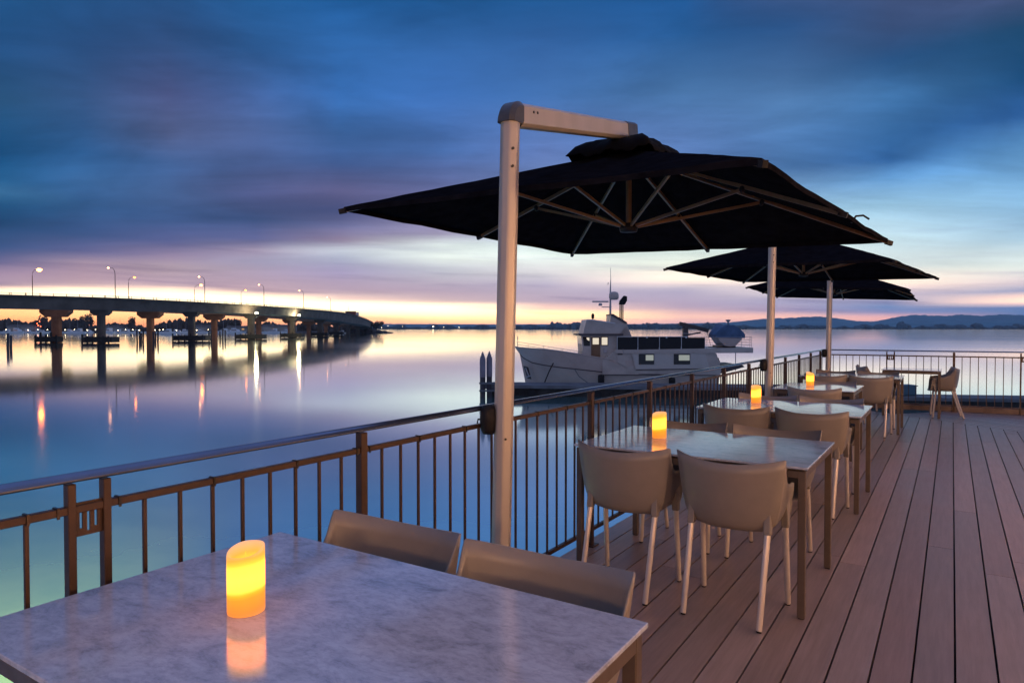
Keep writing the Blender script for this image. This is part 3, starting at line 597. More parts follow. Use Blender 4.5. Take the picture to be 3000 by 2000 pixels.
    for i in range(rings_):
        for k in range(seg): fs_.append((i*seg+k,(i+1)*seg+k,(i+1)*seg+(k+1)%seg,i*seg+(k+1)%seg))
    m.add(vs,fs_,True)
    hem=[]; n0=len(vs)-seg
    for k in range(seg): hem.append(vs[n0+k]+Vector((0,0,-.030)))
    m2=[]
    m.add(vs[n0:]+hem,[(k,seg+k,seg+(k+1)%seg,(k+1)%seg) for k in range(seg)],False)
    m.build('canopy',M['fabric'],root,solid=.003)
    # vent cap
    m=MB(); vs=[]; fs_=[]; vh=.34
    for i in range(7):
        rr_=i/6
        for k in range(seg):
            t=k/seg*4; sd=int(t); q=(t-sd)*2-1
            x,y=((q,-1),(1,q),(-q,1),(-1,-q))[sd]; px,py=x*rr_*vh,y*rr_*vh
            wav=.014*sin(k*.9)+.010*sin(k*2.3+1)
            z_=rise+.085-.33*rr_*vh*1.0+ (.02 if i<5 else 0)+wav*rr_ - (.055 if i==6 else 0)
            if i==6: px*=.985; py*=.985
            vs.append(CP(px,py,z_))
    for i in range(6):
        for k in range(seg): fs_.append((i*seg+k,(i+1)*seg+k,(i+1)*seg+(k+1)%seg,i*seg+(k+1)%seg))
    m.add(vs,fs_,True); m.build('vent_cap',M['vent'],root,solid=.003)
    # ribs and struts
    tips=[(-h,-h),(0,-h),(h,-h),(h,0),(h,h),(0,h),(-h,h),(-h,0)]
    for (x,y) in tips:
        top=CP(x*.04,y*.04,rise*.96-.035); L1=1.0
        tip=CP(x*1.006,y*1.006,-.030)
        m=MB(); m.bar(top,tip,.017,.025); rb=m.build('rib',M['rib'],root)
        dd_=(tip-top).normalized(); m=MB(); m.bar(tip-dd_*.03,tip+dd_*.022,.026,.034); m.build('rib_tip',M['black'],rb)
        fr=.50 if (x!=0 and y!=0) else .58
        a_=CP(x*fr,y*fr,zf(x*fr,y*fr)-.05); b_=CP(x*.03,y*.03,-.02)
        m=MB(); m.bar(b_,a_,.015,.021); m.build('strut',M['rib'],rb)
        m=MB(); m.blob(tuple(a_),(.022,.022,.026),1,8,5,0); m.build('joint',M['black'],rb)
    # loose strap fluttering at one corner
    p=CP(h*.86,h*.55,.10)
    return root, CP, h
u1,CP1,h1=umbrella((-1.94,2.89),(-2.01,4.70),2.215,-.098,-.037,-.017,'nearest black cantilever umbrella, its full pole and elbow arm in view behind the front table')
umbrella((-1.94,8.95),(-1.83,10.67),2.26,-.128,-.025,-.009,'middle black cantilever umbrella with its pole beside the second burning table group')
umbrella((-1.93,13.78),(-2.13,16.0),2.195,0,-.047,-.03,'farthest black cantilever umbrella, on the pole at the railing corner')
# strap on nearest canopy
m=MB(); a=CP1(h1*.95,h1*.40,.015); pts=[a+Vector((0,0,-.01)),a+RV*.03+Vector((0,0,.035)),a+RV*.08+Vector((0,0,.04)),a+RV*.12+Vector((0,0,.015))]
m.tube(pts,.007,6); m.build('strap',M['black'],u1)

# ------------------------------------------------------------------ chairs
def chair_shell():
    """moulded tub: closed plan loop, rim height varies; faces +y"""
    loop=[]
    def addp(x,y,h): loop.append((x,y,h))
    # right front corner -> back -> left front corner -> front edge, counter-clockwise from front right
    R_=[]
    R_+= [(.215,.185,.445),(.232,.178,.50),(.243,.170,.60),(.250,.155,.655),(.254,.10,.668),(.258,.04,.672),(.262,-.02,.680),(.266,-.07,.700),(.270,-.105,.745),(.2745,-.132,.797),(.277,-.146,.822)]
    back=[]
    n=13
    for i in range(n+1):
        t=i/n; x=.277*cos(pi*t) if False else .274*(1-2*t)
        q=x/.277; y=-.152-.088*(1-q*q)**.9 if abs(q)<1 else -.15
        h=.826-.034*(1-q**2)
        back.append((x,y,h))
    L_=[(-x,y,h) for x,y,h in R_[::-1]]
    fr=[(-.12,.205,.438),(-.04,.212,.435),(.04,.212,.435),(.12,.205,.438)]
    loop=R_+back+L_+fr
    c=(0,-.01); prof=[(0,0),(.3,.0),(.52,.004),(.64,.02),(.72,.05),(.785,.11),(.84,.21),(.882,.34),(.918,.50),(.948,.67),(.976,.84),(1,1)]
    zs=.432; m=MB(); n=len(loop); vs=[]; fs_=[]
    for (r,g) in prof:
        for (x,y,h) in loop:
            hh=max(h-zs,.006)
            back_=max(0,(-y-.05)/.17); 
            r2=r if r>=1 else r
            X=c[0]+(x-c[0])*r2; Y=c[1]+(y-c[1])*r2
            # rake the back: lower part sits further forward
            vs.append((X,Y-.0,zs+hh*g+ .02*(r**2)*(1-g)))
    for i in range(len(prof)-1):
        for k in range(n): fs_.append((i*n+k,i*n+(k+1)%n,(i+1)*n+(k+1)%n,(i+1)*n+k))
    m.add(vs,fs_,True); return m
def make_chair():
    r=empty('armchair')
    chair_shell().build('shell',M['shell'],r,solid=.007)
    for sx,y0,y1,x0,x1,z in ((1,-.140,-.285,.195,.190,.445),(-1,-.140,-.285,.195,.190,.445),(1,.120,.150,.222,.228,.425),(-1,.120,.150,.222,.228,.425)):
        # sleeve widening upward into the shell
        m=MB(); bot=Vector((sx*x0,y0-.012,z)); 
        top=Vector((sx*(x0-.004),y0+(.038 if y0<0 else -.01),z+.15 if y0<0 else z+.18))
        dr=.019
        a=[bot+Vector((dx*dr,dy*dr,0)) for dx,dy in ((-1,-1),(1,-1),(1,1),(-1,1))]
        wx,wy=(.016,.05)
        b=[top+Vector((dx*wx,dy*wy,0)) for dx,dy in ((-1,-1),(1,-1),(1,1),(-1,1))]
        m.add(a+b,[(0,3,2,1),(4,5,6,7),(0,1,5,4),(1,2,6,5),(2,3,7,6),(3,0,4,7)]); m.build('leg_sleeve',M['shell'],r,bevel=.006)
        m=MB(); foot=Vector((sx*x1,y1,0)); t=(bot-foot).normalized()
        m.tube([foot+t*.006,foot+t*.012,bot+t*.02],[.0125,.0145,.0155],12); lg=m.build('leg',M['leg'],r)
        m=MB(); m.tube([foot,foot+t*.008],[.012,.0135],10); m.build('foot_cap',M['black'],lg)
    return r
proto_chair=make_chair(); first=[True]
def place_chair(x,y,rz,label,group='taupe armchairs around the tables'):
    o=proto_chair if first[0] else copy_tree(proto_chair); first[0]=False
    o.location=(x,y,Z0); o.rotation_euler=(0,0,rz); tag(o,label,'chair',group); return o
J=lambda a=.03: random.uniform(-a,a)
place_chair(-.977,1.535,pi+.012,'taupe armchair at the front table, the right one of the two facing the camera')
place_chair(-1.572,1.555,pi+.020,'taupe armchair at the front table, the left one nearer the umbrella pole')
place_chair(-.953,3.69,-.03,'large taupe armchair seen from behind, near side of the second table, right one')
place_chair(-1.55,3.695,.0,'taupe armchair seen from behind, near side of the second table, left one by the railing')
place_chair(-.97,4.545,pi-.03,'taupe armchair on the far side of the second table, right one')
place_chair(-1.56,4.56,pi+.02,'taupe armchair on the far side of the second table, behind its candle')
place_chair(-.94,6.03,-.04,'taupe armchair with orange glow seen from behind at the third table, right one')
place_chair(-1.54,6.03,.02,'taupe armchair seen from behind at the third table, left one by the railing')
place_chair(-.95,6.86,pi+.02,'taupe armchair on the far side of the third table, right one')
place_chair(-1.53,6.88,pi-.02,'taupe armchair on the far side of the third table, behind its candle')
place_chair(-1.28,8.27,.03,'taupe armchair seen from behind, alone on the near side of the small fourth table')
place_chair(-1.25,9.14,pi+.02,'taupe armchair alone on the far side of the small fourth table')
place_chair(-.93,10.66,-.03,'taupe armchair seen from behind at the fifth table, right one with its legs in view')
place_chair(-1.50,10.66,.02,'taupe armchair seen from behind at the fifth table, left one beyond the last candle')
place_chair(-.93,11.50,pi+.03,'taupe armchair on the far side of the fifth table, right one')
place_chair(-1.52,11.50,pi-.02,'taupe armchair on the far side of the fifth table, left one near the corner pole')
place_chair(-.13,13.36,pi/2+.10,'dark armchair seen side on at the right end of the lone far table')
place_chair(-1.17,13.35,-pi/2+.35,'dark armchair turned askew at the left end of the lone far table')

# ------------------------------------------------------------------ tables
def make_table(x0,x1,y0,y1,label,zt=.75):
    cx,cy=(x0+x1)/2,(y0+y1)/2; w=(x1-x0)/2; d=(y1-y0)/2; h=zt-Z0
    r=empty('dining_table',(cx,cy,Z0)); tag(r,label,'table','stone topped dining tables in a row')
    m=MB(); m.bbox(-w,w,-d,d,h-.013,h,.002); o=m.build('table_top',M['stone'],r)
    m=MB(); q=.012; z0,z1=h-.060,h-.024
    m.bbox(-w+q,w-q,-d+q,-d+q+.03,z0,z1,.002); m.bbox(-w+q,w-q,d-q-.03,d-q,z0,z1,.002)
    m.bbox(-w+q,-w+q+.03,-d+q+.03,d-q-.03,z0,z1,.002); m.bbox(w-q-.03,w-q,-d+q+.03,d-q-.03,z0,z1,.002)
    m.box(-w+.05,w-.05,-d+.052,-d+.09,z1-.004,h-.013); m.box(-w+.05,w-.05,d-.09,d-.052,z1-.004,h-.013)
    m.build('frame',M['frame'],r)
    for sx in (-1,1):
        for sy in (-1,1):
            m=MB(); a=sx*(w-q+.001); b=sx*(w-q-.036); c=sy*(d-q+.001); e=sy*(d-q-.036)
            m.bbox(min(a,b),max(a,b),min(c,e),max(c,e),.004,z1+.001,.003); lg=m.build('leg',M['frame'],r)
            m=MB(); m.box(min(a,b)+.004,max(a,b)-.004,min(c,e)+.004,max(c,e)-.004,0,.004); m.build('foot_pad',M['black'],lg)
    return r
make_table(-1.935,-.60,.625,1.53,'large stone topped table at the front with a tall glowing candle')
make_table(-1.915,-.60,3.66,4.585,'second stone topped table from the front, its glossy top reflecting chair backs')
make_table(-1.91,-.595,5.985,6.91,'third stone topped table from the front, pinkish top behind two chair backs')
make_table(-1.76,-.895,8.33,9.27,'small square fourth table carrying the farthest candle')
make_table(-1.90,-.585,10.75,11.62,'fifth table in the row, without a candle')
make_table(-1.0,-.14,13.05,13.75,'lone pale table standing crosswise by the far railing')

# ------------------------------------------------------------------ candles
def candle(x,y,label,s=1.0,rz=0):
    r=empty('pillar_candle',(x,y,.751),rz); tag(r,label,'candle','lit pillar candles on the tables')
    n=48; R_=.046*s
    def rim(a): return (.158+.011*cos(a-1.1)+.0012*sin(3*a+1))*s
    m=MB(); vs=[]; fs_=[]
    rows=[('o',R_*.975,0),('o',R_,.004),('o',R_,.5),('o',R_,.97),('o',R_*.985,1.0),('o',R_*.92,1.0),('i',R_*.80,-.008),('i',R_*.66,-.024),('i',R_*.42,-.036),('i',.004,-.040)]
    for t,rr_,q in rows:
        for k in range(n):
            a=2*pi*k/n; wob=1+.008*sin(3*a+.5)+.006*sin(7*a)
            z=(rim(a)*q if q>.01 else q) if t=='o' else (rim(a)*.55+.158*s*.45+q*s)
            vs.append((rr_*wob*cos(a),rr_*wob*sin(a),z))
    for i in range(len(rows)-1):
        for k in range(n): fs_.append((i*n+k,i*n+(k+1)%n,(i+1)*n+(k+1)%n,(i+1)*n+k))
    m.add(vs,fs_,True); m.add(vs[:n],[tuple(range(n))[::-1]])
    m.build('wax_body',M['wax'],r)
    m=MB(); m.lathe([(.0015,.0),(.0048,.006),(.0056,.013),(.003,.024),(.0004,.034)],10,(0,0,.118*s)); m.build('flame',M['flame'],r)
    return r
candle(-1.462,1.052,'largest glowing yellow candle on the front table',.97,.6)
candle(-1.563,4.155,'glowing orange candle on the second table',.97,.2)
candle(-1.537,6.60,'glowing orange candle on the third table',.97,.9)
candle(-1.447,8.93,'glowing orange candle on the small fourth table, farthest of the candles',.97,1.7)

# ------------------------------------------------------------------ restaurant front (right of the view) whose lit glass warms the deck
b=empty('restaurant_building',(4.6,4,Z0)); tag(b,'rendered restaurant front with warm lit glass doors facing the deck','building')
m=MB(); m.box(.0,.25,-9,4.6,2.45,3.6); m.box(0,.25,-9,4.6,0,.12)
ys=[-9,-6.2,-3.2,-.2,2.8,4.6]
for y_ in ys: m.box(-.03,.25,y_-.10,y_+.10,.12,2.45)
m.build('wall',M['wallp'],b)
for a_,c_ in zip(ys,ys[1:]):
    m=MB(); m.box(.10,.12,a_+.10,c_-.10,.12,2.45); fr=m.build('window',M['window'],b)
m=MB(); m.box(-.5,.4,-9.2,4.75,3.6,3.75); m.build('roof',M['wallp'],b)

m=MB(); m.box(0,.25,4.85,8.9,0,3.6); m.build('wall',M['wallp'],b)
m=MB(); m.box(-1.0,0,8.85,8.95,0,2.7); m.build('shadow_fin',M['wallp'],b)  # unseen fin added to block lamp light and cut a shadow edge
def wall_lamp(x,y,z,label,power):
    rt=empty('wall_lamp',(x,y,z)); tag(rt,label,'wall lamp','wall lamps on the restaurant front')
    m=MB(); m.lathe([(0,-.06),(.05,-.04),(.06,0),(.05,.04),(0,.06)],14); m.build('globe',M['window'],rt)
    m=MB(); m.bar((.02,0,.05),(.16,0,.05),.03,.03); m.lathe([(.07,.05),(.05,.075),(0,.08)],14); m.build('bracket',M['bronze'],rt)
    l=bpy.data.lights.new('wall_lamp_light','POINT'); l.energy=power; l.color=(1,.54,.29); l.shadow_soft_size=.18
    o=bpy.data.objects.new('wall_lamp_light',l); COL.objects.link(o); o.location=(x-.14,y,z)
wall_lamp(4.45,8.2,2.25,'round wall lamp beside the added shadow fin at the restaurant',430)
wall_lamp(4.40,4.9,2.25,'round wall lamp at the far end of the lit glass doors',290)
wall_lamp(4.40,1.6,2.25,'round wall lamp between the middle glass doors',290)
wall_lamp(4.40,-1.7,2.25,'round wall lamp between the nearest glass doors',190)
m=MB(); m.box(-4.6,-.05,-7.3,-7.05,0,3.6); m.build('wall',M['wallp'],b)
wall_lamp(.6,-2.9,2.1,'round wall lamp on the return wall behind the front table',260)
def spot(name,loc,target,power,size,blend,col,rad_=.05):
    l=bpy.data.lights.new(name,'SPOT'); l.energy=power; l.spot_size=rad(size); l.spot_blend=blend; l.color=col; l.shadow_soft_size=rad_
    o=bpy.data.objects.new(name,l); COL.objects.link(o); o.location=loc; dvv=Vector(target)-Vector(loc); o.rotation_euler=dvv.to_track_quat('-Z','Y').to_euler(); return o
# ------------------------------------------------------------------ motor yacht
SB=.00957
def bx(p): return (p-415)*SB
def bz(q): return (1029-q)*SB
boat=bpy.data.objects.new('motor_yacht',None); COL.objects.link(boat)
boat.location=HV(.22,50,WZ); boat.rotation_euler=(0,0,YAW)
tag(boat,'cream displacement motor yacht with wheelhouse and mast, moored bow to the left at the pontoon','motor yacht')
BW=4.8                                  # beam; near side is y=0, centre y=BW/2
def bpoly(poly,y0,y1,name,mt,parent=boat,bevel=None):
    m=MB(); m.prism([(bx(p),bz(q)) for p,q in poly],'y',y0,y1); return m.build(name,mt,parent,bevel=bevel)
# hull: stations (px of station, sheer py, half beam deck, half beam chine, half beam water, chine py)
st=[(415,703,.02,.0,.0,760,0),(450,707,.45,.18,.05,792,40),(520,712,1.0,.62,.25,825,60),(620,718,1.5,1.15,.65,842,60),(760,732,1.95,1.7,1.2,857,40),(940,760,2.25,2.1,1.75,872,20),(1160,796,2.4,2.3,2.1,895,0),(1500,800,2.4,2.35,2.2,905,0),(1800,800,2.4,2.33,2.1,908,0),(1990,800,2.25,2.2,1.9,908,-10)]
m=MB(); vs=[]; cyy=BW/2; wl=[415,460,505,545]
for i,(p,sh,hd,hc,hw,ch,_) in enumerate(st):
    # the stem rakes aft towards the waterline
    rk=[0,28,80,110][0] if False else 0
    xs=bx(p); k=max(0,1-(p-415)/520.)
    xc=xs+bx(415+40*k)-bx(415); xw=xs+bx(415+88*k)-bx(415); xk=xs+bx(415+110*k)-bx(415)
    vs+=[(xs,cyy-hd,bz(sh)),(xc-.0,cyy-hc,bz(ch)),(xw,cyy-hw,bz(1010)),(xk,cyy-hw*.6,-.5),(xk,cyy+hw*.6,-.5),(xw,cyy+hw,bz(1010)),(xc,cyy+hc,bz(ch)),(xs,cyy+hd,bz(sh))]
fs_=[]
for i in range(len(st)-1):
    for k in range(7): fs_.append((i*8+k,(i+1)*8+k,(i+1)*8+k+1,i*8+k+1))
    fs_.append((i*8+7,(i+1)*8+7,(i+1)*8,i*8))
fs_.append(tuple(range(8))); fs_.append(tuple(range((len(st)-1)*8,len(st)*8))[::-1])
m.add(vs,fs_); hull=m.build('hull',M['hull'],boat)
# rub rail following the chine
m=MB(); pts=[]
for (p,sh,hd,hc,hw,ch,_) in st:
    k=max(0,1-(p-415)/520.); pts.append((bx(p)+40*k*SB,cyy-hc-.02,bz(ch)))
m.tube(pts,.035,6); m.build('rub_rail',M['hullline'],hull)
m=MB(); pts=[(bx(p),cyy-hd-.01,bz(sh)+.03) for (p,sh,hd,hc,hw,ch,_) in st[:7]]; m.tube(pts,.04,6); m.build('cap_rail',M['hull'],hull)
m=MB(); a0=(bx(497),cyy-.80,bz(853)); 
m.add([(bx(484),cyy-.52,bz(850)),(bx(520),cyy-.80,bz(860)),(bx(545),cyy-.75,bz(955)),(bx(515),cyy-.50,bz(950))],[(0,1,2,3)]); m.build('anchor_pocket',M['hullline'],hull,solid=.03)
m=MB(); m.tube([(bx(500),cyy-.74,bz(865)),(bx(528),cyy-.80,bz(935))],.05,6); m.tube([(bx(500),cyy-.78,bz(940)),(bx(545),cyy-.86,bz(925))],.05,6); m.build('anchor',M['wire'],hull)
# full-beam cabin body
bpoly([(1085,800),(1190,715),(1890,715),(1960,748),(1995,870),(1990,910),(1085,905)],.02,BW-.02,'cabin_side',M['house'])
bpoly([(1180,718),(2235,700),(2235,740),(1895,742),(1180,742)],-.10,BW+.10,'upper_deck',M['house'])
rc=bpoly([(1310,742),(1870,742),(1905,862),(1880,866),(1345,868)],-.035,.02,'window_recess',mat('recess_paint',(.46,.42,.38),.5,0,var=.06,vscale=1),boat)
bpoly([(1305,742),(1312,742),(1347,870),(1338,872)],-.06,-.036,'trim',M['house'],rc)
bpoly([(1338,866),(1900,858),(1902,864),(1340,873)],-.06,-.0365,'trim',M['hullline'],rc)
bpoly([(1195,750),(1240,748),(1275,856),(1200,812)],-.03,.02,'side_recess',M['house'],boat)
bpoly([(1200,745),(1238,745),(1238,755),(1200,755)],-.06,-.031,'vent',M['hullline'],boat)
for a_,c_,l0,l1 in ((1362,1480,1415,1474),(1630,1755,1668,1750)):
    w=bpoly([(a_,748),(c_,748),(c_,828),(a_,828)],-.062,-.036,'window',M['glassdark'],rc)
    bpoly([(l0,756),(l1,756),(l1,798),(l0,798)],-.075,-.063,'pane',M['skypane'],w)
# dark shade cloth rail on the upper deck
for a_,c_ in ((1200,1352),(1360,1517),(1525,1685),(1693,1868)):
    bpoly([(a_,622),(c_,622),(c_,715),(a_,715)],.02,.05,'rail_cloth',M['mesh'])
m=MB()
for p in (1198,1356,1521,1689,1870): m.tube([(bx(p),.0,bz(718)),(bx(p),.0,bz(612))],.022,6)
m.tube([(bx(1198),0,bz(616)),(bx(1872),0,bz(616))],.02,6)
m.tube([(bx(1340),0,bz(588)),(bx(1765),0,bz(592)),(bx(1872),0,bz(600))],.011,5)
for p in (1356,1440,1521,1605,1689): m.tube([(bx(p),0,bz(616)),(bx(p),0,bz(589))],.011,5)
for p in (1425,1575,1725): m.box(bx(p)-.05,bx(p)+.05,-.03,.02,bz(628),bz(616))
m.build('upper_rail',M['white'],boat)
# far-side upper deck cloth
bpoly([(1200,622),(1868,622),(1868,715),(1200,715)],BW-.06,BW-.03,'rail_cloth',M['mesh'])
# wheelhouse
wh=bpoly([(930,605),(1205,605),(1205,720),(1190,800),(1085,812),(938,800),(942,745)],.55,BW-.55,'wheelhouse',M['house'])
bpoly([(905,594),(1250,594),(1250,609),(905,609)],.30,BW-.30,'visor',M['hullline'],wh)
bpoly([(970,484),(1010,486),(1190,512),(1290,518),(1222,600),(940,600)],.50,BW-.50,'wheelhouse_roof',M['house'],boat)
bpoly([(968,483),(1010,483),(1190,510),(1190,517),(1010,491),(968,491)],.45,BW-.45,'roof_edge',M['white'],boat)
d=bpoly([(1005,620),(1075,620),(1075,800),(1005,800)],.505,.55,'door',M['wood'],wh)
bpoly([(1016,627),(1063,627),(1063,676),(1016,676)],.490,.505,'pane',M['horizonpane'],d)
w=bpoly([(1080,616),(1135,616),(1135,686),(1080,686)],.520,.55,'window',M['wood'],wh)
bpoly([(1086,623),(1130,623),(1130,680),(1086,680)],.508,.520,'pane',M['horizonpane'],w)
w=bpoly([(940,618),(995,618),(995,688),(948,688)],.520,.55,'window',M['glassdark'],wh)
bpoly([(968,624),(990,624),(990,650),(972,640)],.508,.520,'pane',M['horizonpane'],w)
# front windows of the wheelhouse
m=MB()
for i in range(4):
    y0=.75+i*.88; m.add([(bx(929),y0,bz(612)),(bx(929),y0+.72,bz(612)),(bx(939),y0+.72,bz(690)),(bx(939),y0,bz(690))],[(0,1,2,3)])
m.build('front_glass',M['glassdark'],wh,solid=.02)
# rubbing strakes and cabin fittings
m=MB(); m.tube([(bx(1240),-.02,bz(712)),(bx(1240),-.16,bz(712)),(bx(1240),-.16,bz(745))],.02,6); m.bbox(bx(1100),bx(1128),.50,.55,bz(742),bz(712),.02); m.tube([(bx(1090),.47,bz(800)),(bx(1090),.47,bz(905))],.02,6); m.build('fittings',M['wire'],boat)
m=MB(); m.tube([(bx(1100),.0,bz(908)),(bx(1990),.02,bz(912))],.03,6); m.build('strake',M['hullline'],hull)
# funnel
fn=bpoly([(1165,447),(1290,518),(1337,628),(1160,628)],1.2,BW-1.2,'funnel',M['house'],boat,bevel=.05)
bpoly([(1163,440),(1185,440),(1294,505),(1290,520),(1165,452)],1.15,BW-1.15,'funnel_cowl',M['hullline'],fn)
m=MB()
m.tube([(bx(1140),.9,bz(556)),(bx(1215),.9,bz(556))],.03,6); m.tube([(bx(1228),.9,bz(520)),(bx(1228),.9,bz(600))],.02,6); m.tube([(bx(1100),.45,bz(598)),(bx(1250),.45,bz(598))],.03,6)
m.build('grab_rail',M['wire'],boat)
# mast
cy=BW/2
m=MB(); m.tube([(bx(1180),cy,bz(445)),(bx(1180),cy,bz(250)),(bx(1183),cy,bz(150)),(bx(1180),cy,bz(68))],[.09,.06,.022,.014],8)
m.tube([(bx(1110),cy,bz(382)),(bx(1180),cy,bz(382))],.03,6); m.tube([(bx(1160),cy,bz(205)),(bx(1163),cy,bz(185))],.025,6)
ms=m.build('mast',M['wire'],boat)
m=MB(); m.bbox(bx(1035),bx(1165),cy-.06,cy+.06,bz(345),bz(333),.01); m.lathe([(.14,0),(.14,.12),(.09,.2)],12,(bx(1100),cy,bz(372))); m.build('radar_scanner',M['wire'],ms)
m=MB(); m.lathe([(.20,0),(.34,.05),(.38,.2),(.37,.42),(.27,.58),(.1,.62)],18,(bx(1205),cy-.2,bz(325))); m.build('radar_dome',M['hull'],ms)
m=MB(); m.lathe([(.0,0),(.1,.03),(.12,.3),(.05,.42),(0,.43)],10,(bx(1040),cy,bz(478))); m.tube([(bx(1040),cy,bz(492)),(bx(1040),cy,bz(476))],.03,6); m.build('searchlight',M['black'],boat)
m=MB()
for dx in (-12,0,12): m.tube([(bx(1276+dx),cy+.4,bz(500)),(bx(1276+dx),cy+.4,bz(345))],.045,8)
ex=m.build('exhaust_stack',M['rib'],boat)
bpoly([(1256,360),(1262,330),(1295,290),(1318,296),(1318,330),(1300,362)],cy+.2,cy+.6,'exhaust_cap',M['black'],ex)
# bow rail
m=MB(); yb=lambda p: cyy-min(2.2,.3+(p-415)/520*2.3)+.08
for q0,q1 in ((660,735),(682,752)):
    m.tube([(bx(p),yb(p),bz(q0+(q1-q0)*(p-435)/505)) for p in (435,520,640,780,940)],.014,6)
for p in (435,520,640,780,900): m.tube([(bx(p),yb(p),bz(705+(p-435)*.09)),(bx(p),yb(p),bz(660+(p-435)*.149))],.014,6)
m.tube([(bx(437),cyy,bz(700)),(bx(437),cyy,bz(612))],.02,6); m.box(bx(434),bx(442),cyy-.03,cyy+.03,bz(645),bz(618))
m.build('bow_rail',M['wire'],boat)
# aft rail on the boat deck
m=MB()
for q in (620,640,660,680): m.tube([(bx(1875),.05,bz(q)),(bx(2228),.05,bz(q)),(bx(2228),BW-.05,bz(q))],.012,6)
for p in (1885,1955,2150,2215,2228): m.tube([(bx(p),.05,bz(708)),(bx(p),.05,bz(612))],.016,6)
m.build('aft_rail',M['wire'],boat)
m=MB(); m.tube([(bx(2118),.4,bz(740)),(bx(2118),.4,bz(880))],.03,8); m.build('deck_post',M['wire'],boat)
# crane
m=MB(); m.box(bx(1762),bx(1800),cy-.2,cy+.2,bz(715),bz(545)); m.bar((bx(1735),cy,bz(515)),(bx(1965),cy,bz(572)),.3,.28); m.bar((bx(1790),cy,bz(608)),(bx(1905),cy,bz(585)),.1,.12); m.bar((bx(1765),cy,bz(540)),(bx(1800),cy,bz(600)),.25,.2)
m.tube([(bx(1958),cy,bz(580)),(bx(1985),cy,bz(690))],.015,6); m.build('crane',M['hullline'],boat)
# stern gear
m=MB(); m.blob((bx(1985),1.0,bz(815)),(.3,.5,.33),5,8,6,.3); m.build('stern_gear',M['black'],boat)
m=MB(); m.prism([(bx(1975),bz(838)),(bx(2170),bz(835)),(bx(2185),bz(850)),(bx(1990),bz(905))],'y',.3,BW-.3); m.build('swim_platform',M['hullline'],boat)
# tender under a blue cover (a separate boat resting on the platform)
td=bpy.data.objects.new('tender_boat',None); COL.objects.link(td); td.location=HV(.22+bx(2083),50+.6,WZ); td.rotation_euler=(0,0,YAW)
tag(td,'small tender under a blue fitted cover, standing on the yacht stern platform','tender')
ox=bx(2083)
m=MB(); prof=[(0,540+1),]; vs=[];fs_=[]
secs=[(0,1.0,.0),(.8,1.05,.0),(1.8,1.0,0),(2.7,.72,.03),(3.3,.30,.08)]
for (yy,w_,up) in secs:
    for (a_,q) in ((-108,605),(-80,650),(-40,688),(0,694),(40,688),(80,650),(108,605)): vs.append((a_*SB*w_,yy,bz(q)+up))
for i in range(len(secs)-1):
    for k in range(6): fs_.append((i*7+k,i*7+k+1,(i+1)*7+k+1,(i+1)*7+k))
fs_.append(tuple(range(7))[::-1]); fs_.append(tuple(range(28,35)))
m.add(vs,fs_); m.build('hull',M['hull'],td)
m=MB(); vs=[];fs_=[]
for (yy,w_,up) in secs:
    for (a_,q) in ((-112,625),(-113,600),(-100,580),(-60,545),(-20,528),(20,528),(62,548),(100,582),(113,602),(112,628)): vs.append((a_*SB*w_,yy-.02 if yy==0 else yy,bz(q)+up))
n=10
for i in range(len(secs)-1):
    for k in range(n-1): fs_.append((i*n+k,(i+1)*n+k,(i+1)*n+k+1,i*n+k+1))
fs_.append(tuple(range(n))); m.add(vs,fs_); m.build('cover',M['cover'],td,solid=.02)
m=MB(); m.box(-.5,.5,.3,2.8,bz(708),bz(688)); m.box(-.9,.9,.2,.5,bz(712),bz(700)); m.box(-.9,.9,2.4,2.7,bz(712),bz(700)); m.build('cradle',M['hullline'],td)
# fenders and mooring lines hang between yacht and pontoon
for p0,p1,q0,q1,lb in ((1047,1096,903,988,'black fender hanging amidships on the yacht, left one'),(1587,1637,925,990,'black fender hanging towards the stern of the yacht, right one')):
    m=MB(); r_=(p1-p0)*SB/2; zc=bz(q1); hh=(q1-q0)*SB
    m.lathe([(.02,0),(r_*.8,.04),(r_,.12),(r_,hh-.1),(r_*.8,hh-.03),(.02,hh)],14,(0,0,0)); o=m.build('boat_fender',M['black']); o.location=HV(.22+bx((p0+p1)/2),49.72,WZ+zc); tag(o,lb,'fender','fenders along the yacht side')
def hv3(p,q,y=0): return HV(.22+bx(p),50+y,WZ+bz(q))
m=MB(); m.tube([hv3(712,822,.6),hv3(680,880,.3),hv3(632,978,-.6)],.045,6); tag(m.build('mooring_line',M['black']),'dark mooring line slanting down from the yacht bow','rope','mooring lines of the yacht')
m=MB(); m.tube([hv3(872,865,.1),hv3(905,920,-.2),hv3(1000,990,-.8)],.03,6); tag(m.build('mooring_line',M['pontoon']),'pale slack mooring line from the yacht side to the pontoon','rope','mooring lines of the yacht')

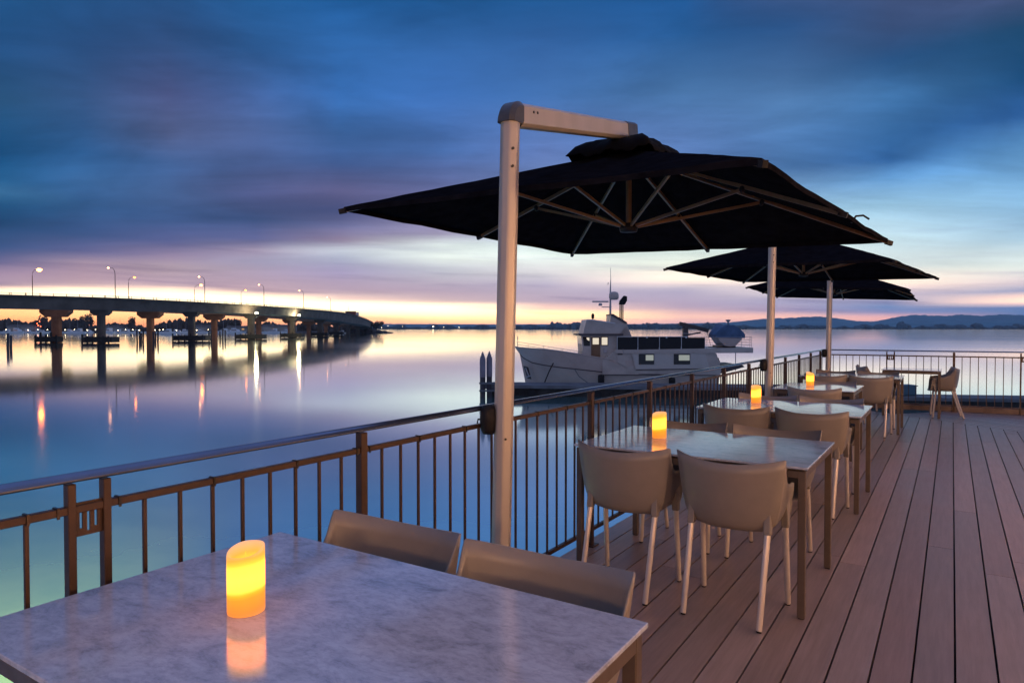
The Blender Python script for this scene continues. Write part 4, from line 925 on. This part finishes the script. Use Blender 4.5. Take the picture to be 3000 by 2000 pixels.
# ------------------------------------------------------------------ pontoon and piles
def P0(u,D,z): return HV((u-1500)/2000*D,D,z)
A=P0(1428,46.2,0); B=P0(2330,44.0,0)
d=(B-A).normalized(); n_=Vector((-d.y,d.x,0)); 
if n_.dot(FV)<0: n_=-n_
pont=empty('floating_pontoon'); tag(pont,'long low grey floating pontoon in front of the motor yacht','pontoon','floating pontoons')
def strip(A,B,w,z0,z1): 
    a,b=A,B; m=MB(); c=[a,b,b+n_*w,a+n_*w]; m.prism([(p.x,p.y) for p in c],'z',z0,z1); return m
strip(A,B,2.8,WZ+.52,WZ+.72).build('walkway',M['pontoon'],pont)
strip(A+n_*.25,B+n_*.25,2.2,WZ-.3,WZ+.50).build('float',M['timber'],pont)
k=0
while k*2.2<(B-A).length-1:
    p=A+d*(k*2.2+.8); m=MB(); m.tube([p+Vector((0,0,WZ+.15)),p+n_*.15+Vector((0,0,WZ+.15))],.3,10); m.build('tyre',M['black'],pont); k+=1
p2=empty('floating_pontoon'); tag(p2,'blue grey pontoon edge lying beyond the far railing','pontoon','floating pontoons')
A2=P0(2560,38.6,0); B2=P0(3400,36.6,0); strip(A2,B2,2.2,WZ+.5,WZ+.68).build('walkway',M['pontoon'],p2); strip(A2+n_*.2,B2+n_*.2,1.8,WZ-.3,WZ+.49).build('float',M['timber'],p2)
m=MB(); c=P0(2668,38.9,0); m.bbox(-.55,.55,-.4,.4,0,.62,.05); m.box(-.58,.58,-.43,.43,.55,.60); o=m.build('dock_box',mat('teal_plastic',(.05,.12,.16),.5,0,var=.1,vscale=3)); o.location=(c.x+n_.x*.8,c.y+n_.y*.8,WZ+.68); o.rotation_euler=(0,0,YAW); tag(o,'teal storage box standing on the pontoon beyond the far railing','box')
def pile(u,D,top,r,label,grp='timber mooring piles',cap=True,lean=0):
    c=P0(u,D,WZ-1); rt=empty('mooring_pile',c); tag(rt,label,'pile',grp)
    m=MB(); m.tube([(0,0,0),(lean,0,top-WZ+1)],r,12); m.build('shaft',M['pile'],rt)
    if cap:
        m=MB(); h_=top-WZ+1; m.lathe([(r*1.06,h_-1.2),(r*1.06,h_),(.02,h_+.5)],14); m.build('sleeve_cap',M['pilecap'],rt)
pile(1414,45.3,-.62,.185,'tall pile with white pointed cap, left one of the pair by the pontoon')
pile(1433.5,45.6,-.60,.185,'tall pile with white pointed cap, right one of the pair beside the umbrella pole')
m=MB()
for z in (WZ+.45,WZ+.95):
    a_=P0(1404,44.9,z); b_=P0(1470,45.2,z); m.bar(a_,b_,.10,.12); 
a_=P0(1425,45.8,WZ+.7); m.box(a_.x-.1,a_.x+.9,a_.y-.1,a_.y+.3,WZ+.5,WZ+.85)
tag(m.build('pile_guide',M['pontoon']),'dark steel guide bracket holding the capped pile pair to the pontoon','bracket')

# ------------------------------------------------------------------ bridges
def catmull(P,n=8):
    out=[]
    for i in range(len(P)-1):
        p0=P[max(i-1,0)];p1=P[i];p2=P[i+1];p3=P[min(i+2,len(P)-1)]
        for k in range(n):
            t=k/n; out.append(tuple(.5*((2*b)+(-a+c)*t+(2*a-5*b+4*c-e)*t*t+(-a+3*b-3*c+e)*t**3) for a,b,c,e in zip(p0,p1,p2,p3)))
    out.append(P[-1]); return out
# (right, away, underside above eye, top above eye)
front=[(-215,96,5.3,8.1),(-180,137,5.3,8.1),(-158,163,5.3,8.1),(-138,187,5.3,8.2),(-121,207,5.3,8.2),(-107.5,237,5.4,7.95),(-100.5,271,5.3,7.85),(-99,315,5.1,8.0),(-101,370,4.4,8.2),(-105,430,3.3,7.9),(-114,520,1.9,5.9),(-131,620,.3,3.8),(-150,690,-1.5,2.0)]
back=[(-235,130,5.9,8.0),(-200,160,5.9,8.0),(-170,186,5.9,8.0),(-146,212,5.9,8.0),(-135,245,5.9,8.0),(-129,286,5.8,7.9),(-126,330,5.6,7.9),(-126,400,4.8,7.6),(-130,470,3.4,6.6),(-138,560,1.9,5.0),(-150,650,.2,3.2),(-165,720,-1.5,1.6)]
def side_n(P,i):
    a=P[max(i-1,0)]; b=P[min(i+1,len(P)-1)]; dx,dy=b[0]-a[0],b[1]-a[1]; l=sqrt(dx*dx+dy*dy); return (dy/l,-dx/l)      # to the right of travel
def bridge(path,width,label,mt,pierdef,off):
    P=catmull([(a_,b_,c_-.1,d_+(.75 if b_<500 else .4)) for a_,b_,c_,d_ in path]); r=empty('road_bridge',HV(path[3][0],path[3][1],WZ)); tag(r,label,'bridge','twin road bridges crossing the harbour')
    O=r.location
    def loft(sec,name,mt_,par,closed=True):
        m=MB(); vs=[]; k=None
        for i,p in enumerate(P):
            nx,ny=side_n(P,i); s_=sec(p); k=len(s_)
            for (o_,z_) in s_:
                v=HV(p[0]+nx*o_,p[1]+ny*o_,CAMZ+z_); vs.append(v-O)
        fs_=[]
        for i in range(len(P)-1):
            for j in range(k): fs_.append((i*k+j,(i+1)*k+j,(i+1)*k+(j+1)%k,i*k+(j+1)%k))
        fs_+=[tuple(range(k)),tuple(range(len(vs)-k,len(vs)))[::-1]]
        m.add(vs,fs_); return m.build(name,mt_,par)
    w=width
    loft(lambda p:[(2.2,p[2]+.1),(2.9,p[3]-.75),(-w+2.9-3.0+.0,p[3]-.75),(-w+1.5,p[2]+.1)],'girder',mt,r)
    loft(lambda p:[(3.3,p[3]-.74),(3.5,p[3]-.42),(3.5,p[3]-.0),(3.25,p[3]-.0),(3.2,p[3]-.35),(-w+.5,p[3]-.35),(-w+.45,p[3]),(-w+.2,p[3]),(-w+.2,p[3]-.74)],'road_slab',M['bridgerim'],r)
    loft(lambda p:[(3.42,p[3]+.50),(3.42,p[3]+.58),(3.32,p[3]+.58),(3.32,p[3]+.50)],'guard_rail',M['bridgerim'],r)
    loft(lambda p:[(3.40,p[3]+.24),(3.40,p[3]+.29),(3.34,p[3]+.29),(3.34,p[3]+.24)],'guard_rail',M['bridgerim'],r)
    # guard rail posts
    m=MB(); 
    for i in range(len(P)-1):
        a,b=P[i],P[i+1]; L_=sqrt((a[0]-b[0])**2+(a[1]-b[1])**2); nx,ny=side_n(P,i)
        q=0
        while q<L_:
            t=q/L_; c=[a[j]+(b[j]-a[j])*t for j in range(4)]; v=HV(c[0]+nx*3.37,c[1]+ny*3.37,CAMZ+c[3])-O
            m.box(v.x-.06,v.x+.06,v.y-.06,v.y+.06,v.z-.02,v.z+.62); q+=3.2
    tag(m.build('guard_rail_posts',M['bridgerim'],r),kind='stuff')
    # piers
    for (u,D,capw,caph,colw,plat) in pierdef:
        rt=(u-1500)/2000*D
        # local underside
        best=min(P,key=lambda p:abs(p[1]-D)); und=CAMZ+best[2]+.15
        c=HV(rt,D,0)-Vector((O.x,O.y,0)); Mx=Matrix.Translation((c.x,c.y,-O.z))@Matrix.Rotation(YAW,4,'Z')
        m=MB(); m.prism([(-colw/2,-colw*.35),(-colw*.3,-colw*.5),(colw*.3,-colw*.5),(colw/2,-colw*.35),(colw/2,colw*.35),(colw*.3,colw*.5),(-colw*.3,colw*.5),(-colw/2,colw*.35)],'z',WZ-1,und-caph*.5,M=Mx); pr=m.build('pier',mt,r)
        m=MB(); m.prism([(-capw/2,und),(-capw/2,und-caph*.45),(-capw*.30,und-caph),(capw*.30,und-caph),(capw/2,und-caph*.45),(capw/2,und)],'y',-colw*.62,colw*.62,M=Mx); m.build('pier_cap',mt,pr)
        if plat:
            m=MB(); pw=plat; m.prism([(-pw/2,-2),(-pw/2+.8,-3),(pw/2-.8,-3),(pw/2,-2),(pw/2,2),(pw/2-.8,3),(-pw/2+.8,3),(-pw/2,2)],'z',WZ+.25,WZ+1.9,M=Mx)
            for q in range(6):
                xx=-pw/2+.4+q*(pw-.8)/5; m.box(xx-.2,xx+.2,-3.15,-2.9,WZ-1,WZ+2.2+.5*(q%3==0),M=Mx)
            m.build('fender_platform',M['timber'],pr)
    return r
M['bridgerim']=mat('bridge_parapet_concrete',(.075,.055,.045),.85,0,var=.3,vscale=.3,world=True)
fp=[(297,205,5.4,1.7,1.9,8.6),(562,236,5.0,1.7,2.0,11.0),(736,272,5.0,1.7,2.4,11),(857,318,5.5,1.8,2.6,10),(938,378,5.6,1.8,2.6,9),(985,440,5.6,1.8,2.6,9),(1020,505,5.6,1.4,2.6,0),(1048,570,5.6,1.0,2.6,0)]
bp_=[(166,213,8.8,2.6,2.3,0),(441,252,8.6,2.5,2.2,0),(628,298,8.6,2.5,2.2,0),(758,345,8.4,2.5,2.3,0),(850,394,8.0,2.4,2.4,0),(905,440,8.0,2.2,2.4,0),(955,505,8.0,1.6,2.4,0),(990,565,8.0,1.2,2.4,0)]
bridge(front,9,'nearer grey concrete road bridge curving away to the right on platform ringed piers',M['concrete'],fp,0)
bridge(back,9,'farther road bridge behind the first, on rust coloured piers with wide caps',M['concrete_lit'],bp_,0)
# low guard timbers at the first rust coloured pier
c=P0(158,211,0); m=MB()
for i in range(5): m.box(-5+i*1.6,-4.6+i*1.6,-1.5,-1.1,WZ-1,WZ+2.4+(i%2)*.9)
m.box(-5,2,-1.6,1.2,WZ+.3,WZ+1.9)
o=m.build('pier_fender',M['timber']); o.location=(c.x,c.y,0); o.rotation_euler=(0,0,YAW); tag(o,'dark timber fender frame against the leftmost rust coloured pier','fender')
# pile clusters
def cluster(us,D,zt,lab):
    for i,u in enumerate(us): pile(u,D+(i%3)*2.5,WZ+zt-(i%3)*.5,.26,lab,'groups of bare piles under the bridges',cap=False,lean=random.uniform(-.25,.25))
cluster((402,409,414,419,450,455,462),222,3.9,'bare dark pile in the cluster beside the second rust coloured pier')
cluster((612,618,645,652,660),262,4.2,'bare dark pile in the cluster beside the third rust coloured pier')
cluster((22,31),150,3.4,'bare dark pile of the leaning pair at the left edge of the water')
# street lamps on the bridges
def street_lamp(r_,D,zb,zt,side,big,label,arm=2.0,mt='lampwarm',rad_=.22):
    c=HV(r_,D,CAMZ+zb); rt=empty('street_lamp',c,YAW); tag(rt,label,'street lamp','street lamps on the bridges')
    h=zt-zb; m=MB(); s_=side
    m.tube([(0,0,0),(0,0,h*.80),(s_*.12,0,h*.90),(s_*arm*.35,0,h*.985),(s_*arm*.8,0,h*1.0)],[.13,.09,.08,.06,.05],8); m.build('pole',M['bridgerim'],rt)
    m=MB(); m.bbox(-.45,.45,-.15,.15,0,.13,.03); o=m.build('lamp_head',M['bridgerim'],rt); o.location=(s_*arm,0,h+.02)
    m=MB(); m.lathe([(.0,-rad_),(rad_*.8,-rad_*.6),(rad_,0),(rad_*.6,rad_*.3)],12); b_=m.build('bulb',M[mt],o); b_.location=(0,0,-.03)
# front: pole u, D
def FL(u,D,zb,zt,lab,mt='lampwarm',rad_=.30,arm=2.0): street_lamp((u-1500)/2000*D,D,zb,zt,-1,False,lab,arm,mt,rad_)
def BL(u,D,zb,zt,lab,mt='sodium',rad_=.4,arm=2.2): street_lamp((u-1500)/2000*D,D,zb,zt,1,False,lab,arm,mt,rad_)
FL(339,208,8.0,18.3,'tall street lamp with arm to the left, nearest on the grey bridge')
FL(601,243,7.9,18.2,'street lamp with arm to the left, overlapping the bright sodium lamp')
FL(774,282,7.8,17.8,'street lamp with arm to the left, above the first floodlit pier')
FL(890,330,8.0,18.0,'street lamp with arm to the left, above the second floodlit pier')
FL(969,392,8.1,17.6,'small street lamp far along the grey bridge')
FL(1021,455,7.6,16.3,'tiny street lamp where the grey bridge starts to descend',rad_=.12)
FL(1050,540,5.2,13.0,'tiny street lamp near the landing of the grey bridge',rad_=.08)
BL(97,213,8.0,18.2,'brightest orange street lamp, leftmost on the rear bridge','sodiumbig',.75)
BL(378,246,8.0,18.2,'orange street lamp, second from the left on the rear bridge')
BL(571,287,8.0,18.0,'bright orange street lamp, third from the left on the rear bridge','sodiumbig',.6,2.8)
BL(707,326,7.9,18.0,'orange street lamp, fourth from the left on the rear bridge')
# floodlights under the grey bridge
for u,D,lb in ((746,265,'pale floodlight lighting the third grey pier'),(871,312,'pale floodlight lighting the fourth grey pier')):
    p=P0(u+6,D-6,CAMZ+5.6); m=MB(); m.bbox(-.5,.5,-.3,.3,-.3,.3,.05); o=m.build('floodlight',M['flood']); o.location=p; tag(o,lb,'floodlight','floodlights at the bridge piers')
    L_=bpy.data.lights.new('floodlight_glow','POINT'); L_.energy=5200; L_.color=(1,.86,.5); L_.shadow_soft_size=.6; lo=bpy.data.objects.new('floodlight_glow',L_); COL.objects.link(lo); lo.location=P0(u+4,D-9,CAMZ+5.2)
# a truck crossing near the landing
tr=empty('truck',P0(1030,470,CAMZ+7.75),YAW+.2); tag(tr,'reddish truck crossing the descending end of the bridge','truck')
m=MB(); m.bbox(-4,3,-1.2,1.2,.7,3.6,.05); m.build('cargo_box',mat('truck_red',(.25,.05,.03),.6),tr); m=MB(); m.bbox(3.1,5,-1.2,1.2,.6,3,.1); m.build('cab',M['white'],tr)
m=MB()
for xx in (-3,-1.8,3.8):
    for yy in (-1.15,1.15): m.tube([(xx,yy-.15,.5),(xx,yy+.15,.5)],.5,12)
m.build('wheel',M['black'],tr)

# ------------------------------------------------------------------ trees, shore, marina
def tree(c,h,w,label,seed,grp):
    rr=random.Random(seed); rt=empty('shore_tree',c); tag(rt,label,'tree',grp)
    m=MB(); m.tube([(0,0,-.3),(.1,0,h*.35),(-.1,0,h*.6)],[w*.07,w*.05,w*.03],7)
    for k in range(4):
        a=rr.uniform(0,6.28); m.tube([(0,0,h*.3),(cos(a)*w*.25,sin(a)*w*.25,h*.6)],[w*.03,w*.012],5)
    m.build('trunk',M['trunk'],rt)
    m=MB()
    cl=[(rr.uniform(-.32,.32)*w,rr.uniform(-.32,.32)*w,h*rr.uniform(.42,.82),rr.uniform(.14,.26)*w) for _ in range(11)]
    for k in range(650):
        cx_,cy_,cz_,r_=rr.choice(cl); v=Vector((rr.gauss(0,1),rr.gauss(0,1),rr.gauss(0,1))).normalized()*r_*rr.uniform(.5,1.08); s_=w*.045*rr.uniform(.6,1.5)
        p=Vector((cx_,cy_,cz_))+v; a=Vector((rr.gauss(0,1),rr.gauss(0,1),rr.gauss(0,1))).normalized(); b_=a.orthogonal().normalized()
        m.add([p+a*s_,p+b_*s_,p-a*s_,p-b_*s_],[(0,1,2,3)])
    m.build('crown',M['foliage'],rt)
sk=random.Random(3)
G='trees on the shore beyond the bridges'
tree(P0(1102,640,WZ+1.0),10.5,11,'rounded dark tree on the tip of the rocky spit',11,G)
tree(P0(1083,655,WZ+1.0),12,12,'taller dark tree where the bridge lands behind the spit',12,G)
tl=[(120,20,17,'tall tree behind the leftmost rust coloured pier'),(236,19,15,'slim tree standing left of the first grey pier'),(257,24,20,'broad tree rising left of the first grey pier'),(385,21,13,'lone palm like tree between the first two pile clusters'),(692,15,17,'rounded tree right of the third rust coloured pier'),(640,11,13,'low tree right of the second pile cluster'),(890,11,14,'small tree seen between the floodlit piers')]
for i,(u,h_,w_,lb) in enumerate(tl): tree(P0(u,700+i*4,WZ+1),h_*.78,w_*.75,lb,30+i,G)
# low wooded shore behind the marina (reads as one mass)
def wood(u0,u1,D,hf,name,mt,step,seed,dz=0,kind='stuff',label=None,jit=.4,sz=1.0):
    rr=random.Random(seed); m=MB(); u=u0
    while u<u1:
        h_=hf(u); w_=step/2000*D*rr.uniform(1.0,1.7)*sz
        c=P0(u,D+rr.uniform(0,25),0); m.blob((c.x,c.y,WZ+h_*.42+dz),(w_,w_,h_*.58*rr.uniform(1-jit,1+jit*.4)),rr.random()*1e6,7,5,.22)
        u+=step*rr.uniform(.5,1.1)
    o=m.build(name,mt); tag(o,label,'woodland' if label else None,None,kind); return o
wood(-300,1085,735,lambda u:(11+3*sin(u*.013)+2.5*sin(u*.037+1)) if u<700 else 9+2*sin(u*.05),'shore_woodland',M['foliage'],5,5,label='dark wooded shore seen under the bridge decks')
# ground under the near shore
m=MB()
def land(u0,u1,D0,D1,h,name,mt,n=30,seed=1):
    rr=random.Random(seed); m=MB(); vs=[];fs_=[]
    for i in range(n+1):
        u=u0+(u1-u0)*i/n; j=rr.uniform(-1,1)*(D1-D0)*.06
        for q,(D,z) in enumerate(((D0+j,WZ-.4),(D0+(D1-D0)*.08+j,WZ+h*.7),(D0+(D1-D0)*.3,WZ+h),(D1,WZ+h))):
            vs.append(P0(u,D,z+(rr.uniform(-.15,.15)*h if q in (1,2) else 0)))
    for i in range(n):
        for q in range(3): fs_.append((i*4+q,(i+1)*4+q,(i+1)*4+q+1,i*4+q+1))
    m.add(vs,fs_); return tag(m.build(name,mt),kind='structure')
land(-400,1082,700,900,1.2,'shore_ground',M['rock'],60,4)
# rocky spit under the bridge landing
m=MB(); rr=random.Random(8)
for i in range(150):
    t=rr.random()**.8; u=1146-170*t; D=600+40*t+rr.uniform(-10,22); h_=.4+2.2*min(1,t*3.5)
    c=P0(u,D,0); m.blob((c.x,c.y,WZ+h_*.3),(rr.uniform(2,5),rr.uniform(2,4.5),h_*rr.uniform(.7,1.1)),i,7,5,.25)
tag(m.build('rocky_spit',M['rock']),kind='structure')
# marina boats
mbp=empty('moored_launch'); rnd=random.Random(21)
m=MB(); vs=[(-5,-1.4,0),(4,-1.4,0),(5.6,0,0),(4,1.4,0),(-5,1.4,0),(-5.2,-1.6,1.1),(4.2,-1.6,1.3),(6.4,0,1.6),(4.2,1.6,1.3),(-5.2,1.6,1.1)]
m.add(vs,[(4,3,2,1,0),(5,6,7,8,9),(0,1,6,5),(1,2,7,6),(2,3,8,7),(3,4,9,8),(4,0,5,9)]); m.build('hull',M['white'],mbp)
m=MB(); m.prism([(-2.6,1.2),(3,1.2),(2,2.6),(-.5,2.8),(-.8,3.5),(-2.4,3.5)],'y',-1.2,1.2); m.build('cabin',M['white'],mbp)
m=MB(); m.prism([(-2.2,1.9),(2.35,1.9),(2.05,2.35),(-2.2,2.35)],'y',-1.23,1.23); m.build('cabin_window',M['glassdark'],mbp)
m=MB(); m.tube([(0,0,2.7),(0,0,9.5)],[.09,.05],5); mastp=m.build('mast',M['wire'],mbp)
marin=[(20,600,1.0,0),(52,560,1.3,1),(82,610,1.0,0),(118,590,1.1,1),(205,600,1.0,0),(228,570,1.2,1),(262,600,.9,0),(318,585,1.3,0),(345,610,1.0,1),(372,600,1.0,0),(398,590,.9,1),(488,470,1.15,0),(520,600,1.0,1),(545,590,1.0,0),(590,600,1.0,1),(655,590,1.2,0),(690,560,1.3,1),(668,640,1.0,1),(800,560,1.2,0),(835,600,1.0,1),(1000,560,.8,0)]
wh=['white launch moored in the marina, ','white masted boat moored in the marina, ']
place=['at the left edge','second from the left edge','third from the left edge','just left of the leftmost rust coloured pier','right of the leftmost rust coloured pier','left of the first grey pier','behind the first grey pier','just right of the first grey pier','left of the first pile cluster','behind the first pile cluster','right by the second rust coloured pier','nearest one, drifting between the second and third piers','left of the second grey pier','behind the second grey pier','left of the third rust coloured pier','right of the third rust coloured pier','left of the first floodlit pier','farthest one left of the first floodlit pier','between the two floodlit piers','left of the second floodlit pier','under the far end of the bridge']
for i,(u,D,s_,ms_) in enumerate(marin):
    o=mbp if i==0 else copy_tree(mbp)
    o.location=P0(u,D,WZ-.1); o.rotation_euler=(0,0,YAW+rnd.choice((0,pi,.4,-.5,2.7))); o.scale=(s_,s_,s_); tag(o,wh[ms_]+place[i],'boat','boats moored in the marina')
for k in (22,60,100,132,187,214,243,330,352,421,470,500,533,600,705,770,818):
    h_=rnd.uniform(9,15); c=P0(k,640,WZ); m=MB(); m.tube([(0,0,0),(0,0,h_)],[.11,.06],5); m.tube([(-1.5,0,2.2),(1.2,0,2.0)],.08,5)
    o=empty('sailing_yacht',c,YAW); m.build('mast',M['bridgerim'],o); m=MB(); m.add([(-4,-1,0),(3.5,-1,0),(5,0,.2),(3.5,1,0),(-4,1,0),(-4.2,-1.2,1),(3.8,-1.2,1.1),(5.6,0,1.3),(3.8,1.2,1.1),(-4.2,1.2,1)],[(5,6,7,8,9),(0,1,6,5),(1,2,7,6),(2,3,8,7),(3,4,9,8),(4,0,5,9)]); m.build('hull',M['white'],o)
    tag(o,'distant bare masted sailing yacht in the marina behind the bridge piers','sailing yacht','sailing yachts far back in the marina')
# marina pontoon lamps
ml=MB(); ml.lathe([(0,-.3),(.3,0),(0,.3)],8)
proto=None
for k,u in enumerate((18,50,82,111,139,154,178,191,204,218,231,256,280,325,346,368,389,408,431,455,468,478,497,517,537,556,576,610,650,700)):
    D=566+ (k*37)%50; rt=empty('marina_lamp',P0(u,D,WZ+3.0-.6*(k%3)*.3)); 
    tag(rt,'small glowing marina lamp on the pontoon row behind the bridge','lamp','marina lamps behind the bridge')
    if proto is None:
        proto=ml.build('bulb',M['marinalamp'],rt); mp_=MB(); mp_.tube([(0,0,-2.6),(0,0,-.25)],.06,5); proto2=mp_.build('post',M['bridgerim'],rt)
    else:
        for q in (proto,proto2):
            c=q.copy(); COL.objects.link(c); c.parent=rt
    s_=1.8 if u in (154,408) else .9+.5*((k*7)%3)/2; rt.scale=(s_,s_,1)
# harbour crane with red lights
cr=empty('harbour_crane',P0(117,690,WZ)); tag(cr,'lattice harbour crane with red lights behind the leftmost pier','crane')
m=MB()
for dx in (-2,2): m.tube([(dx,0,0),(dx*.4,0,17)],.25,5)
for q in range(6): m.tube([(-2+q*.2,0,q*3),(2-q*.25,0,q*3+3)],.15,5)
m.tube([(0,0,17),(9,0,21)],.2,5); m.build('tower',M['bridgerim'],cr)
m=MB()
for (x_,z_) in ((0,17.5),(1,11),(-2,7),(3,6),(-4,9)): m.lathe([(0,-.5),(.5,0),(0,.5)],8,(x_,-.6,z_))
m.build('lights',M['redlamp'],cr)
# waterfront sheds
for i,(u,w_,h_,lb) in enumerate(((590,30,5.5,'low pale waterfront shed left of the third rust coloured pier'),(700,34,4.5,'long low waterfront shed beside the first floodlit pier'),(812,40,6,'broad waterfront shed between the floodlit piers'),(60,34,6,'long waterfront shed at the left edge behind the marina'),(320,30,5,'waterfront shed right of the first grey pier'))):
    c=P0(u,690,WZ+1); sh=empty('waterfront_shed',c,YAW); tag(sh,lb,'shed','sheds along the marina waterfront')
    m=MB(); w_*=.8; h_*=.8; m.box(-w_/2,w_/2,0,12,0,h_); m.build('wall',M['townwall'],sh)
    m=MB(); m.prism([(-.6,h_+.01),(12.6,h_+.01),(6,h_+2)],'x',-w_/2-.5,w_/2+.5); m.build('roof',M['concrete'],sh)
    m=MB()
    for q in [q for q in range(int(w_/5)) if (q*7+i*3)%4==0]: m.box(-w_/2+1.5+q*5,-w_/2+4+q*5,-.08,-.02,1.5,3)
    m.build('window_row',emit('lit_shed_windows_%d'%i,(1,.55,.25),.5),sh)

# ---- far shore and hills
def interp(P,u):
    for (a,b),(c,d_) in zip(P,P[1:]):
        if a<=u<=c: return b+(d_-b)*(u-a)/(c-a)
    return P[0][1] if u<P[0][0] else P[-1][1]
def ridge(prof,D,name,mt,u0,u1,n,seed,rough=1.0,depth=700):
    rr=random.Random(seed); m=MB(); vs=[];fs_=[]; K=9
    for i in range(n+1):
        u=u0+(u1-u0)*i/n; up=interp(prof,u); 
        for q in range(K):
            t=q/(K-1); Dq=D+depth*t
            hh=(up/2000*(D+depth*.75)+CAMZ-WZ)                       # crest height above water
            s_=sin(min(1,t/.75)*pi/2)**.8 if t<=.75 else 1-(t-.75)*1.5
            z=WZ+hh*s_+ (rr.uniform(-1,1)*rough*hh*.04 if q>0 else -1)
            if q==0: z=WZ-1
            vs.append(P0(u,Dq,z))
    for i in range(n):
        for q in range(K-1): fs_.append((i*K+q,(i+1)*K+q,(i+1)*K+q+1,i*K+q+1))
    m.add(vs,fs_,True); return tag(m.build(name,mt),kind='structure')
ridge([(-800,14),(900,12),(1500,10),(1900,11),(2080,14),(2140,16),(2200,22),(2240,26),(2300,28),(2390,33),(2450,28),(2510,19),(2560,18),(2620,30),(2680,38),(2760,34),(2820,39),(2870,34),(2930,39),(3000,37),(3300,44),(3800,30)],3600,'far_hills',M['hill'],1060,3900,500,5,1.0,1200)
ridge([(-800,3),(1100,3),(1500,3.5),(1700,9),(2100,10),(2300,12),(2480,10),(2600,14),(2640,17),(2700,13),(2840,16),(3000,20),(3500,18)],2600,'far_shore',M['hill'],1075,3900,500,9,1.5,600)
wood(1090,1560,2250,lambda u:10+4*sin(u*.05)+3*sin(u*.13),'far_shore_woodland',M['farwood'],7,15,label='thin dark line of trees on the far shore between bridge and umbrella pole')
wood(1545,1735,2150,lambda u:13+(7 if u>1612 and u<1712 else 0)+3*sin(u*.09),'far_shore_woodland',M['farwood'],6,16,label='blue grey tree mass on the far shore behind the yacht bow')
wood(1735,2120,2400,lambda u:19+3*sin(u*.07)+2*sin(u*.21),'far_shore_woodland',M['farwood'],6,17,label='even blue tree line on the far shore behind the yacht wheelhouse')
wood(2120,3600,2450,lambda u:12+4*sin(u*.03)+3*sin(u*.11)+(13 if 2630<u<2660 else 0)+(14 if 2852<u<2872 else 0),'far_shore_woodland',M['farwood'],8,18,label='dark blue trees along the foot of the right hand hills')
# water tower on the skyline
c=P0(2133,2440,WZ); wt=empty('water_tower',c); tag(wt,'flared water tower on the skyline above the tender','water tower')
m=MB(); m.lathe([(4,0),(2.6,24),(3,25)],12); m.build('stem',M['farwood'],wt); m=MB(); m.lathe([(3,25),(9,31),(9.5,33),(2,34)],16); m.build('tank',M['farwood'],wt)
# far shore lights
for k,u in enumerate((1118,1137,1180,1269,1300,1345,2612,2621)):
    c=P0(u,2120,WZ+5+(k*5)%6); m=MB(); r_=(.7 if k!=3 else 1.6) if u<2000 else .8; m.lathe([(0,-r_),(r_,0),(0,r_)],8); o=m.build('shore_lamp',M['marinalamp'] if u<2000 else M['dimlamp']); o.location=c
    tag(o,'small light glowing on the far shore','lamp','lights dotted on the far shore')

# floodlight fixed under the deck edge, glowing green on the water
fl=empty('underdeck_floodlight',(-2.2,-1.2,-.45)); tag(fl,'green floodlight fixed below the deck edge, shining on the water','floodlight')
m=MB(); m.bbox(-.12,.12,-.09,.09,-.09,.09,.01); m.build('housing',M['black'],fl)
spot('green_flood_beam',(-2.45,-.6,-.5),(-16.5,5.6,WZ),38000,40,1.0,(1,.55,.05),.15)

# sea haze
hz=MB(); hz.box(-4600,3400,-150,4900,WZ-1,112)
hm=bpy.data.materials.new('sea_haze'); hm.use_nodes=True; nt=hm.node_tree; nt.nodes.clear()
ho=nt.nodes.new('ShaderNodeOutputMaterial'); pv=nt.nodes.new('ShaderNodeVolumePrincipled'); pv.inputs['Color'].default_value=(.8,.88,1,1); pv.inputs['Density'].default_value=.000075; pv.inputs['Anisotropy'].default_value=.2
nt.links.new(pv.outputs[0],ho.inputs['Volume'])
tag(hz.build('haze',hm),kind='stuff')
